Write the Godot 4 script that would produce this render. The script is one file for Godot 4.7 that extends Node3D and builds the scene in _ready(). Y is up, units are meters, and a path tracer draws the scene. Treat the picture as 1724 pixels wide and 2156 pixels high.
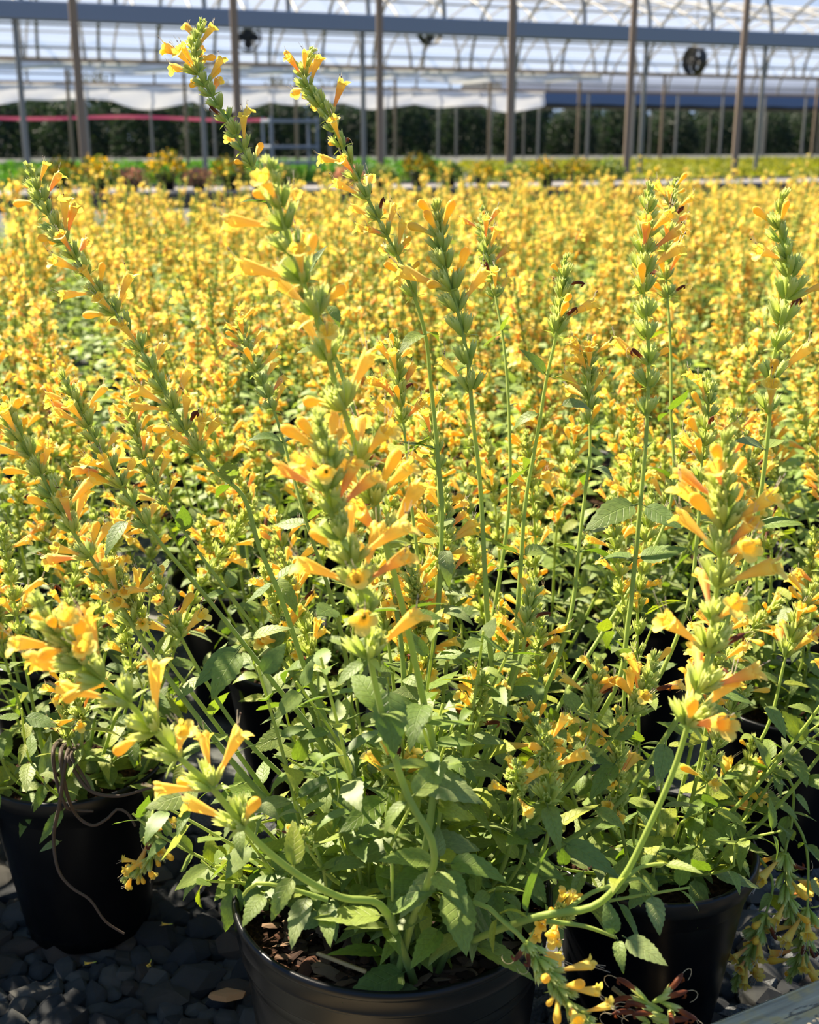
extends Node3D
# A block of yellow-flowered hyssop in black nursery pots, a larger pot in front, greenhouse bays behind.
# Metres, y up; the camera stands at x = z = 0 and looks towards -z, pitched down.

const F := 2493.0                      # focal length in pixels of the 1724 x 2156 frame
const PITCH := 17.4
const LEAF_TONES := [[146, 168, 82], [128, 154, 74], [162, 180, 86], [136, 162, 68], [154, 170, 104], [184, 194, 74]]
const EYE := Vector3(0, 0.72, 0)
var view: Transform3D
var rng := RandomNumberGenerator.new()
var taken := {}
var mat := {}
var lib := {}


# ---------------------------------------------------------------- shapes

class Shape:
	var v := PackedVector3Array()
	var c := PackedColorArray()
	var uv := PackedVector2Array()
	var ix := PackedInt32Array()

	func p(at: Vector3, col := Color.WHITE, t := Vector2.ZERO) -> int:
		v.append(at)
		c.append(col)
		uv.append(t)
		return v.size() - 1

	func tri(a: int, b: int, d: int) -> void:
		ix.append(a)
		ix.append(d)
		ix.append(b)

	func quad(a: int, b: int, d: int, e: int) -> void:
		tri(a, b, d)
		tri(a, d, e)

	func put(o: Shape, x: Transform3D, tint := Color.WHITE) -> void:
		var first := v.size()
		for k in o.v.size():
			v.append(x * o.v[k])
			c.append(o.c[k] * tint)
		uv.append_array(o.uv)
		for k in o.ix:
			ix.append(k + first)

	func mesh(m: Material = null, flat := false) -> ArrayMesh:
		var a := []
		a.resize(Mesh.ARRAY_MAX)
		var vv := v
		var cc := c
		var uu := uv
		var ii := ix
		if flat:
			vv = PackedVector3Array()
			cc = PackedColorArray()
			uu = PackedVector2Array()
			ii = PackedInt32Array()
			for k in ix:
				ii.append(vv.size())
				vv.append(v[k])
				cc.append(c[k])
				uu.append(uv[k])
		var n := PackedVector3Array()
		n.resize(vv.size())
		for k in range(0, ii.size(), 3):
			var f := (vv[ii[k + 2]] - vv[ii[k]]).cross(vv[ii[k + 1]] - vv[ii[k]])
			n[ii[k]] += f
			n[ii[k + 1]] += f
			n[ii[k + 2]] += f
		for k in n.size():
			n[k] = n[k].normalized() if n[k].length_squared() > 1e-30 else Vector3.UP
		a[Mesh.ARRAY_VERTEX] = vv
		a[Mesh.ARRAY_NORMAL] = n
		a[Mesh.ARRAY_COLOR] = cc
		a[Mesh.ARRAY_TEX_UV] = uu
		a[Mesh.ARRAY_INDEX] = ii
		var out := ArrayMesh.new()
		out.add_surface_from_arrays(Mesh.PRIMITIVE_TRIANGLES, a)
		if m:
			out.surface_set_material(0, m)
		return out


func rgb(r: float, g: float, b: float) -> Color:      # sRGB 0..255 -> linear vertex colour
	return Color(r / 255.0, g / 255.0, b / 255.0).srgb_to_linear()


func srgb(r: float, g: float, b: float) -> Color:
	return Color(r / 255.0, g / 255.0, b / 255.0)


func P(px: float, py: float, z: float) -> Vector3:    # the point at a pixel, z metres along the optical axis
	return view * Vector3((px - 862.0) / F * z, -(py - 1078.0) / F * z, -z)


func PG(px: float, py: float, h: float) -> Vector3:   # the point at a pixel on the level h
	var d := view.basis * Vector3((px - 862.0) / F, -(py - 1078.0) / F, -1.0)
	return EYE + d * ((h - EYE.y) / d.y)


func side_of(d: Vector3) -> Vector3:
	var o := Vector3.UP if absf(d.y) < 0.9 else Vector3.RIGHT
	return d.cross(o).normalized()


func tube(s: Shape, pts: PackedVector3Array, radii: PackedFloat32Array, sides: int, cols: PackedColorArray, cap := true, squash := 1.0, first := Vector3.ZERO) -> void:
	var n := pts.size()
	var t := (pts[1] - pts[0]).normalized()
	var a := side_of(t) if first == Vector3.ZERO else (first - t * first.dot(t)).normalized()
	var start := s.v.size()
	for i in n:
		var d := (pts[mini(i + 1, n - 1)] - pts[maxi(i - 1, 0)]).normalized()
		a = (a - d * a.dot(d)).normalized()
		var b := d.cross(a)
		for k in sides:
			var w := TAU * k / sides
			s.p(pts[i] + (a * cos(w) + b * sin(w) * squash) * radii[i], cols[mini(i, cols.size() - 1)], Vector2(float(k) / sides, float(i) / (n - 1)))
	for i in n - 1:
		for k in sides:
			var k2 := (k + 1) % sides
			s.quad(start + i * sides + k, start + i * sides + k2, start + (i + 1) * sides + k2, start + (i + 1) * sides + k)
	if cap:
		var e := s.p(pts[n - 1], cols[cols.size() - 1], Vector2(0.5, 1))
		for k in sides:
			s.tri(start + (n - 1) * sides + k, start + (n - 1) * sides + (k + 1) % sides, e)


func lathe(s: Shape, prof: Array, sides: int, col := Color.WHITE) -> void:     # prof: Vector2(radius, height) from the inside bottom out, outward on its right
	var start := s.v.size()
	for i in prof.size():
		for k in sides:
			var w := TAU * k / sides
			s.p(Vector3(prof[i].x * cos(w), prof[i].y, prof[i].x * sin(w)), col, Vector2(float(k) / sides, float(i) / prof.size()))
	for i in prof.size() - 1:
		for k in sides:
			var k2 := (k + 1) % sides
			s.quad(start + i * sides + k, start + (i + 1) * sides + k, start + (i + 1) * sides + k2, start + i * sides + k2)


func box(s: Shape, x: Transform3D, size: Vector3, col := Color.WHITE, bevel := 0.0) -> void:
	var h := size / 2.0
	var b := minf(bevel, minf(h.x, minf(h.y, h.z)) * 0.8)
	for ax in 3:
		for sg: float in [-1.0, 1.0]:
			var n := Vector3.ZERO
			n[ax] = sg
			var u := Vector3.ZERO
			u[(ax + 1) % 3] = 1.0
			var w := n.cross(u)
			var q := []
			for k: Vector2 in [Vector2(-1, -1), Vector2(1, -1), Vector2(1, 1), Vector2(-1, 1)]:
				q.append(s.p(x * (n * h + u * k.x * (h - Vector3.ONE * b) + w * k.y * (h - Vector3.ONE * b)), col, Vector2(k.x, k.y) * 0.5 + Vector2(0.5, 0.5)))
			s.quad(q[0], q[1], q[2], q[3])
	if b > 0.0:
		for ax in 3:
			var i1 := (ax + 1) % 3
			var i2 := (ax + 2) % 3
			for s1: float in [-1.0, 1.0]:
				for s2: float in [-1.0, 1.0]:
					var q := []
					for e: float in [-1.0, 1.0]:
						var c1 := Vector3.ZERO
						c1[ax] = e * (h[ax] - b)
						c1[i1] = s1 * h[i1]
						c1[i2] = s2 * (h[i2] - b)
						var c2 := Vector3.ZERO
						c2[ax] = e * (h[ax] - b)
						c2[i1] = s1 * (h[i1] - b)
						c2[i2] = s2 * h[i2]
						q.append(s.p(x * c1, col))
						q.append(s.p(x * c2, col))
					if s1 * s2 > 0.0:
						s.quad(q[0], q[2], q[3], q[1])
					else:
						s.quad(q[0], q[1], q[3], q[2])


func leaf_shape(len: float, wid: float, fold: float, droop: float, teeth: int, petiole: float, wave: float, col := Color.WHITE, rows := 16, side_steps := 2) -> Shape:
	# base at the origin, along +y, upper face towards +z
	var s := Shape.new()
	var pet := petiole * len
	if petiole > 0.0:
		tube(s, PackedVector3Array([Vector3.ZERO, Vector3(0, pet * 0.6, 0), Vector3(0, pet + len * 0.06, 0.0)]), PackedFloat32Array([0.018 * len, 0.015 * len, 0.010 * len]), 4, PackedColorArray([col]), false)
	var y := pet
	var z := 0.0
	var rings := []
	for i in rows + 1:
		var t := float(i) / rows
		var ang := droop * (t - 0.15)
		if i:
			y += cos(ang) * len / rows
			z -= sin(ang) * len / rows
		var w := wid * 0.5 * len * pow(sin(PI * clampf(pow(t, 0.62), 0.0, 1.0)), 0.85) * (1.0 if t < 0.55 else lerpf(1.0, 0.8, (t - 0.55) / 0.45)) + 0.002 * len
		if i == rows:
			w = 0.001 * len
		var ring := []
		for k in range(-side_steps, side_steps + 1):
			var f := float(k) / side_steps
			var ww := w
			var fy := 0.0
			if absi(k) == side_steps and teeth and i > 1 and i < rows - 1:
				ww *= 0.93 if i % 2 else 1.04
				fy = 0.012 * len if i % 2 == 0 else -0.006 * len
			var lift := absf(f) * w * sin(fold) + wave * w * absf(f) * sin(t * 11.0 + (1.7 if k > 0 else 0.0))
			lift -= 0.05 * len * absf(f) * absf(f) * wid * sin(PI * t)
			ring.append(s.p(Vector3(f * ww * cos(fold), y + fy - absf(f) * 0.02 * len * cos(ang), z + lift), col, Vector2(0.5 + f * 0.5, t)))
		rings.append(ring)
	for i in rows:
		for k in 2 * side_steps:
			s.quad(rings[i][k], rings[i][k + 1], rings[i + 1][k + 1], rings[i + 1][k])
	return s


func petal(s: Shape, base: Vector3, dir: Vector3, nrm: Vector3, len: float, wid: float, curl: float, cup: float, c0: Color, c1: Color, rows := 4, cols := 4) -> void:
	dir = dir.normalized()
	nrm = (nrm - dir * nrm.dot(dir)).normalized()
	var side := dir.cross(nrm)
	var at := base
	var d := dir
	var rings := []
	for i in rows + 1:
		var t := float(i) / rows
		if i:
			d = dir.rotated(side, -curl * t)
			at += d * len / rows
		var w := wid * 0.5 * (0.55 + 0.45 * sin(PI * 0.5 * minf(1.0, t * 1.7)))
		w *= sqrt(maxf(0.05, 1.0 - pow(t, 5.0)))
		var nn := side.cross(d)
		var ring := []
		for k in cols + 1:
			var f := float(k) / cols * 2.0 - 1.0
			ring.append(s.p(at + side * f * w + nn * (cup * f * f * w + 0.08 * w * sin(k * 2.9 + i * 1.3)), c0.lerp(c1, t)))
		rings.append(ring)
	for i in rows:
		for k in cols:
			s.quad(rings[i][k], rings[i][k + 1], rings[i + 1][k + 1], rings[i + 1][k])


# ---------------------------------------------------------------- flower library (millimetres written as 0.001)

func calyx(s: Shape, x: Transform3D, len: float, green: Color, tip: Color, sides := 6) -> void:
	var o := Shape.new()
	var pts := PackedVector3Array([Vector3.ZERO, Vector3(0, 0.25, 0), Vector3(0, 0.62, 0.01), Vector3(0, 0.80, 0.02)])
	tube(o, pts, PackedFloat32Array([0.06, 0.14, 0.18, 0.17]), sides, PackedColorArray([green, green, green.lerp(tip, 0.2), green.lerp(tip, 0.4)]), false)
	var ring := o.v.size() - sides
	for k in sides:
		var a := o.v[ring + k]
		var b := o.v[ring + (k + 1) % sides]
		var m := (a + b) * 0.5
		var e := o.p(Vector3(m.x * 1.2, 1.02 + 0.08 * sin(k * 2.1), m.z * 1.2), tip)
		o.tri(ring + k, ring + (k + 1) % sides, e)
	s.put(o, x * Transform3D(Basis.from_scale(Vector3(len, len, len)), Vector3.ZERO))


func flower_shape(kind: String, seed_: int) -> Shape:
	var r := RandomNumberGenerator.new()
	r.seed = seed_
	var s := Shape.new()
	var green := rgb(190, 202, 84)
	var tip := rgb(234, 236, 164)
	calyx(s, Transform3D(), 0.0118, green, tip)
	var y1 := rgb(255, 230, 112)
	var y2 := rgb(255, 220, 90)
	var tube_c := rgb(253, 214, 104)
	if kind == "peach":
		tube_c = rgb(246, 180, 108)
		y2 = rgb(250, 200, 80)
	var k := 0.001
	var bend := r.randf_range(0.3, 1.6)
	if kind in ["open", "peach"]:
		var ctr := PackedVector3Array()
		var rad := PackedFloat32Array()
		var rows := [[6.0, 1.0], [12.5, 1.4], [19.0, 2.3], [25.0, 3.5], [29.5, 4.2]]
		for q: Array in rows:
			ctr.append(Vector3(0, q[0] * k, -bend * k * pow(q[0] / 20.0, 2.0)))
			rad.append(q[1] * k)
		tube(s, ctr, rad, 8, PackedColorArray([tube_c, tube_c, tube_c.lerp(y2, 0.35), tube_c.lerp(y2, 0.8), y1]), false, 0.82, Vector3(0, 0, 1))
		var m := ctr[4]
		for sx: float in [-1.0, 1.0]:
			petal(s, m + Vector3(sx * 1.6, -0.8, 2.9) * k, Vector3(sx * 0.16, 1.0, 0.10), Vector3(0, 0.2, -1), 5.8 * k, 5.0 * k, r.randf_range(-0.8, 0.1), 0.5, y2, y1)
			petal(s, m + Vector3(sx * 2.9, -0.8, -0.9) * k, Vector3(sx * 0.5, 1.0, -0.2), Vector3(-sx, 0.4, 0.2), 4.8 * k, 5.2 * k, r.randf_range(0.5, 1.2), 0.25, y2, y1)
		petal(s, m + Vector3(0, -0.8, -3.1) * k, Vector3(0, 1.0, -0.32), Vector3(0, 0.3, 1), 7.0 * k, 7.8 * k, r.randf_range(0.8, 1.5), 0.2, y2, y1, 5, 4)
		for q in r.randi_range(1, 2) + 1:                                   # stamens
			var sx := r.randf_range(-1.4, 1.4)
			var e := r.randf_range(36.0, 43.0)
			var f := PackedVector3Array([m + Vector3(sx * 0.3, -4, 1.2) * k, m + Vector3(sx, 2.5, 1.5) * k, Vector3(sx * 1.6, e, 2.4 + r.randf_range(-1, 2.5)) * k])
			tube(s, f, PackedFloat32Array([0.22 * k, 0.2 * k, 0.16 * k]), 3, PackedColorArray([rgb(240, 226, 170), rgb(238, 226, 190), rgb(226, 214, 206)]))
			if r.randf() < 0.7:
				var an := f[1].lerp(f[2], r.randf_range(0.1, 0.9))
				tube(s, PackedVector3Array([an, an + Vector3(0.2, 0.55, 0) * k, an + Vector3(0.3, 1.2, 0.1) * k]), PackedFloat32Array([0.2 * k, 0.5 * k, 0.25 * k]), 5, PackedColorArray([rgb(96, 60, 44)]))
	elif kind in ["bud", "bud_small"]:
		var f := 1.0 if kind == "bud" else 0.55
		var ctr := PackedVector3Array()
		var rad := PackedFloat32Array()
		for q: Array in [[6.0, 1.1], [12.0, 1.5], [18.0, 2.5], [23.0, 3.4], [26.5, 3.3], [28.8, 2.0], [29.4, 0.3]]:
			ctr.append(Vector3(0, (6.0 + (q[0] - 6.0) * f) * k, -bend * 1.6 * k * pow(q[0] / 20.0, 2.0)))
			rad.append(q[1] * k * (0.55 + 0.45 * f))
		tube(s, ctr, rad, 8, PackedColorArray([rgb(214, 206, 90), rgb(240, 210, 84), rgb(254, 220, 88), rgb(255, 216, 74), rgb(254, 210, 68), rgb(253, 205, 64)]))
	elif kind == "spent":
		var ctr := PackedVector3Array()
		var rad := PackedFloat32Array()
		for q in 7:
			var t := q / 6.0
			ctr.append(Vector3(sin(t * 3.0) * 0.8, 6.0 + 20.0 * t - 4.0 * t * t, -bend * 5.5 * t * t) * k)
			rad.append((0.9 + 0.9 * sin(t * 3.0)) * k if q < 6 else 0.4 * k)
		tube(s, ctr, rad, 6, PackedColorArray([rgb(206, 140, 70), rgb(186, 108, 48), rgb(160, 84, 34), rgb(132, 64, 26), rgb(112, 54, 26)]))
		petal(s, ctr[5], Vector3(0.3, 0.5, -1), Vector3(0, 1, 0.4), 5.0 * k, 2.6 * k, 1.8, 0.8, rgb(140, 70, 28), rgb(96, 46, 22), 3, 2)
		var f := PackedVector3Array()
		for q in 7:
			var t := q / 6.0
			f.append(ctr[6] + Vector3(0, sin(t * 3.4) * 5.0, -(1.0 - cos(t * 3.4)) * 3.4 - t * 2.0) * k)
		tube(s, f, PackedFloat32Array([0.22 * k, 0.2 * k, 0.2 * k, 0.2 * k, 0.2 * k, 0.18 * k, 0.14 * k]), 3, PackedColorArray([rgb(226, 206, 170)]))
	return s


func whorl_shape(seed_: int, n: int, tilt0: float, tilt1: float, len: float) -> Shape:
	var r := RandomNumberGenerator.new()
	r.seed = seed_
	var s := Shape.new()
	for q in n:
		var a := (0.0 if q % 2 else PI) + r.randf_range(-1.15, 1.15)
		var tilt := r.randf_range(tilt0, tilt1)
		var d := Vector3(cos(a) * sin(tilt), cos(tilt), sin(a) * sin(tilt))
		var sh := r.randf_range(0.82, 1.12)
		var green := rgb(194, 206, 86).lerp(rgb(168, 188, 76), r.randf())
		var b := Basis(side_of(d), d, side_of(d).cross(d)) * Basis(Vector3.UP, r.randf() * TAU)
		calyx(s, Transform3D(b, Vector3(cos(a), r.randf_range(-1.6, 1.6), sin(a)) * 0.0014 + d * 0.0012), len * sh, green, rgb(236, 238, 170))
	for q in 2:                                                              # bracts
		var a := q * PI + PI * 0.5 * r.randf_range(-0.3, 0.3)
		var d := Vector3(cos(a), r.randf_range(-0.1, 0.5), sin(a)).normalized()
		var z := Vector3.UP - d * d.y
		z = z.normalized()
		s.put(leaf_shape(len * 0.8, 0.36, 0.25, 0.7, 0, 0.05, 0.0, rgb(184, 202, 100), 5, 1), Transform3D(Basis(d.cross(z), d, z), Vector3(cos(a), -0.6, sin(a)) * 0.0012))
	return s


func low_flower(yellow: Color, tube_c: Color, len: float) -> Shape:
	var s := Shape.new()
	tube(s, PackedVector3Array([Vector3.ZERO, Vector3(0, len * 0.6, 0), Vector3(0, len * 0.85, 0)]), PackedFloat32Array([len * 0.05, len * 0.09, len * 0.16]), 4, PackedColorArray([tube_c, tube_c, yellow]), false)
	for q in 4:
		var a := q * PI / 2 + 0.4
		petal(s, Vector3(cos(a) * 0.12, 0.8, sin(a) * 0.12) * len, Vector3(cos(a) * 0.8, 0.8, sin(a) * 0.8), Vector3(-cos(a), 1, -sin(a)), len * 0.32, len * 0.32, 0.5, 0.0, yellow, yellow, 2, 1)
	return s


func low_calyx(green: Color, tip: Color) -> Shape:
	var s := Shape.new()
	tube(s, PackedVector3Array([Vector3.ZERO, Vector3(0, 0.006, 0), Vector3(0, 0.0115, 0)]), PackedFloat32Array([0.0006, 0.0022, 0.0005]), 4, PackedColorArray([green, green, tip]), false)
	return s


# ---------------------------------------------------------------- nodes

func numbered(called: String) -> String:
	var n: int = taken.get(called, 0)
	taken[called] = n + 1
	return called if n == 0 else "%s_%03d" % [called, n]


func thing(called: String, label: String, category: String, at := Vector3.ZERO, group := "", kind := "") -> Node3D:
	var o := Node3D.new()
	o.name = numbered(called)
	add_child(o)
	o.position = at
	tag(o, label, category, group, kind)
	return o


func tag(o: Node3D, label: String, category := "", group := "", kind := "") -> void:
	o.set_meta("label", label)
	if category:
		o.set_meta("category", category)
	if group:
		o.set_meta("group", group)
	if kind:
		o.set_meta("kind", kind)


func part(parent: Node, called: String, m: Mesh, x := Transform3D(), over: Material = null) -> MeshInstance3D:
	var o := MeshInstance3D.new()
	o.mesh = m
	o.transform = x
	if over:
		o.material_override = over
	if parent == self:
		o.name = numbered(called)
		add_child(o)
	else:
		o.name = called
		parent.add_child(o, true)
	return o


func smooth_path(pts: PackedVector3Array, step: float) -> PackedVector3Array:
	var c := Curve3D.new()
	c.bake_interval = step
	for i in pts.size():
		var d := (pts[mini(i + 1, pts.size() - 1)] - pts[maxi(i - 1, 0)]) / 6.0
		if i == 0 or i == pts.size() - 1:
			d *= 0.8
		c.add_point(pts[i], -d, d)
	return c.get_baked_points()


func look_basis(d: Vector3, up: Vector3) -> Basis:      # y along d, z towards up
	d = d.normalized()
	var z := up - d * up.dot(d)
	z = z.normalized() if z.length() > 1e-4 else side_of(d)
	return Basis(d.cross(z), d, z)


# everything that grows on one stem: [kind, variant, place]; d runs down from the tip
func growth(path: PackedVector3Array, spike: float, opt := {}) -> Array:
	var out := []
	var n := path.size()
	var from_tip := PackedFloat32Array()
	from_tip.resize(n)
	for i in range(n - 2, -1, -1):
		from_tip[i] = from_tip[i + 1] + path[i].distance_to(path[i + 1])
	var total := from_tip[0]
	var place := func(d: float) -> Array:
		var i := n - 2
		while i > 0 and from_tip[i] < d:
			i -= 1
		var f := clampf((from_tip[i] - d) / maxf(1e-6, from_tip[i] - from_tip[i + 1]), 0.0, 1.0)
		return [path[i].lerp(path[i + 1], f), (path[i + 1] - path[i]).normalized()]
	var scale: float = opt.get("scale", 1.0)
	var bloom: float = opt.get("bloom", 1.0)
	var old: float = opt.get("old", 0.12)
	var d := 0.004 * scale
	var turn := rng.randf() * TAU
	var k := 0
	while d < spike:
		var at: Array = place.call(d)
		var t: Vector3 = at[1]
		var a := side_of(t).rotated(t, turn)
		var young := clampf(d / (0.05 * scale), 0.0, 1.0)
		var sc := scale * lerpf(0.62, 1.0, young) * rng.randf_range(0.9, 1.08)
		out.append(["whorl", (0 if d < 0.012 * scale else rng.randi_range(1, 4)), Transform3D(look_basis(t, a).scaled_local(Vector3.ONE * sc), at[0])])
		var many := 0
		if k >= 2:
			many = rng.randi_range(1, 4) if rng.randf() < 0.85 * bloom else rng.randi_range(0, 1)
		elif k == 1 and rng.randf() < 0.5 * bloom:
			many = 1
		for q in many:
			var w := turn + (0.0 if q % 2 else PI) + rng.randf_range(-1.2, 1.2)
			var rad := side_of(t).rotated(t, w)
			var tilt := rng.randf_range(0.55, 1.15)
			var dir := t * cos(tilt) + rad * sin(tilt)
			dir = (dir + Vector3.UP * 0.08).normalized()
			var pick := rng.randf()
			var kind := "open"
			if k < 3 and pick < 0.7:
				kind = "bud_small" if pick < 0.3 else "bud"
			elif pick < old and d > spike * 0.3:
				kind = "spent"
			elif pick < old + 0.12:
				kind = "peach"
			elif pick < old + 0.26:
				kind = "bud"
			elif pick < old + 0.36:
				kind = "bud_small"
			out.append([kind, rng.randi_range(0, 2), Transform3D(look_basis(dir, t + Vector3.UP * 0.3).rotated(dir, rng.randf_range(-0.5, 0.5)).scaled_local(Vector3.ONE * sc * rng.randf_range(0.9, 1.12)), at[0] + rad * 0.001)])
		turn += PI / 2 + rng.randf_range(-0.15, 0.15)
		d += scale * lerpf(0.007, opt.get("gap", 0.019), clampf(d / (0.11 * scale), 0.0, 1.0)) * rng.randf_range(0.85, 1.2)
		k += 1
	var leaf_gap: float = opt.get("leaf_gap", 0.045)
	var leaf_len: float = opt.get("leaf_len", 0.036)
	d = spike + leaf_gap * 0.35
	while d < total - opt.get("bare", 0.0):
		var at: Array = place.call(d)
		var t: Vector3 = at[1]
		for q in 2:
			if rng.randf() < opt.get("leaf_miss", 0.1):
				continue
			var rad := side_of(t).rotated(t, turn + q * PI + rng.randf_range(-0.25, 0.25))
			var dir := (rad * 1.0 + t * rng.randf_range(0.1, 0.7) + Vector3.UP * rng.randf_range(-0.45, 0.25)).normalized()
			var size := leaf_len * rng.randf_range(0.65, 1.2) * lerpf(0.7, 1.1, clampf(d / maxf(total, 0.05), 0.0, 1.0))
			out.append(["leaf", rng.randi_range(0, 4), Transform3D(look_basis(dir, Vector3.UP + rad * 0.2 + Vector3(rng.randf_range(-0.5, 0.5), 0, rng.randf_range(-0.5, 0.5))).scaled_local(Vector3.ONE * size), at[0])])
		turn += PI / 2
		d += leaf_gap * rng.randf_range(0.75, 1.25)
	return out


var leaf_total := {}

func add_stem(plant: Node3D, path: PackedVector3Array, r0: float, r1: float, spike: float, opt := {}) -> MeshInstance3D:
	var s := Shape.new()
	var radii := PackedFloat32Array()
	var cols := PackedColorArray()
	var low: Color = opt.get("color", rgb(148, 170, 78))
	var high := rgb(190, 202, 96)
	for i in path.size():
		var t := float(i) / (path.size() - 1)
		radii.append(lerpf(r0, r1, t))
		cols.append(low.lerp(high, t))
	tube(s, path, radii, 6, cols)
	var grown := growth(path, spike, opt)
	var joined: bool = opt.get("joined", false)
	if joined:                                     # calyces too small to pick apart stay with their stem
		for g: Array in grown:
			if g[0] == "whorl":
				s.put(lib.whorl_shape[g[1]], g[2])
	var o := part(plant, "stem", s.mesh(mat.plant))
	for g: Array in grown:
		if g[0] == "whorl" and joined:
			continue
		leaf_total[g[0]] = leaf_total.get(g[0], 0) + 1
		if g[0] == "leaf" and opt.has("rest"):
			var tone: Array = LEAF_TONES[rng.randi() % LEAF_TONES.size()]
			opt.rest.put(lib.leaf_shape[g[1]], g[2], rgb(tone[0], tone[1], tone[2]))
			leaf_total["leaf"] -= 1
		elif g[0] == "leaf":
			part(o, "leaf", lib.leaf[g[1]], g[2], mat.leaves[rng.randi() % mat.leaves.size()])
		elif g[0] == "whorl":
			part(o, "calyx_whorl", lib.whorl[g[1]], g[2])
		else:
			part(o, "spent_flower" if g[0] == "spent" else ("flower_bud" if g[0].begins_with("bud") else "flower"), lib[g[0]][g[1]], g[2])
	return o


# a whole stem with its spike as one light mesh, for plants further off
func far_stem(path: PackedVector3Array, spike: float, opt := {}) -> Shape:
	var s := Shape.new()
	var radii := PackedFloat32Array()
	for i in path.size():
		radii.append(lerpf(0.002, 0.001, float(i) / (path.size() - 1)))
	tube(s, path, radii, 4, PackedColorArray([rgb(120, 146, 66)]))
	for g: Array in growth(path, spike, opt):
		var x: Transform3D = g[2]
		if g[0] == "whorl":
			for q in 9:
				var a := (0.0 if q % 2 else PI) + rng.randf_range(-1.1, 1.1)
				var tilt := rng.randf_range(0.25, 0.95) if g[1] else rng.randf_range(0.1, 0.5)
				var d := Vector3(cos(a) * sin(tilt), cos(tilt), sin(a) * sin(tilt))
				s.put(lib.low_calyx, x * Transform3D(look_basis(d, Vector3.UP), Vector3.ZERO))
		elif g[0] == "leaf":
			s.put(lib.low_leaf[g[1] % 2], x, Color.WHITE.lerp(Color(0.75, 0.85, 0.8), rng.randf()))
		else:
			s.put(lib["low_" + g[0]], x)
	return s


# ---------------------------------------------------------------- materials

func noise_tex(freq: float, ramp: Array, size := 256, seed_ := 1, octaves := 4, normal := 0.0) -> NoiseTexture2D:
	var n := FastNoiseLite.new()
	n.noise_type = FastNoiseLite.TYPE_SIMPLEX_SMOOTH
	n.seed = seed_
	n.frequency = freq
	n.fractal_octaves = octaves
	var t := NoiseTexture2D.new()
	t.width = size
	t.height = size
	t.seamless = true
	t.noise = n
	if normal > 0.0:
		t.as_normal_map = true
		t.bump_strength = normal
	if ramp:
		var g := Gradient.new()
		g.offsets = PackedFloat32Array(ramp.map(func(e: Array) -> float: return e[0]))
		g.colors = PackedColorArray(ramp.map(func(e: Array) -> Color: return e[1]))
		t.color_ramp = g
	return t


func std(called: String, col: Color, rough: float, spec := 0.5) -> StandardMaterial3D:
	var m := StandardMaterial3D.new()
	m.resource_name = called
	m.albedo_color = col
	m.roughness = rough
	m.metallic_specular = spec
	return m


func leaf_images() -> Array:
	var w := 192
	var h := 256
	var col := Image.create_empty(w, h, false, Image.FORMAT_RGB8)
	var hgt := Image.create_empty(w, h, false, Image.FORMAT_RGB8)
	var n := FastNoiseLite.new()
	n.seed = 5
	n.frequency = 0.03
	for yy in h:
		for xx in w:
			var t := float(yy) / h
			var f := absf(float(xx) / w * 2.0 - 1.0)
			var mid := clampf(1.0 - f / 0.035, 0.0, 1.0)
			var ph := (t - f * 0.20) * 7.5 + (0.5 if xx < w / 2 else 0.0)
			var e := absf(ph - roundf(ph))
			var vein := clampf(1.0 - e / 0.07, 0.0, 1.0) * clampf(1.2 - f, 0.0, 1.0)
			var ph2 := (t + f * 0.5) * 26.0
			var fine := clampf(1.0 - absf(ph2 - roundf(ph2)) / 0.16, 0.0, 1.0) * 0.35
			var g := n.get_noise_2d(xx, yy)
			var k := 0.86 + 0.10 * g + 0.14 * maxf(mid, vein * 0.55) + 0.03 * fine
			col.set_pixel(xx, yy, Color(minf(1.0, k * (1.0 + 0.05 * vein)), minf(1.0, k), minf(1.0, k * (0.96 - 0.06 * vein))))
			var q := 0.65 - 0.5 * maxf(mid, vein) - 0.18 * fine + 0.12 * g
			hgt.set_pixel(xx, yy, Color(q, q, q))
	return [ImageTexture.create_from_image(col), ImageTexture.create_from_image(hgt)]


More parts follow.
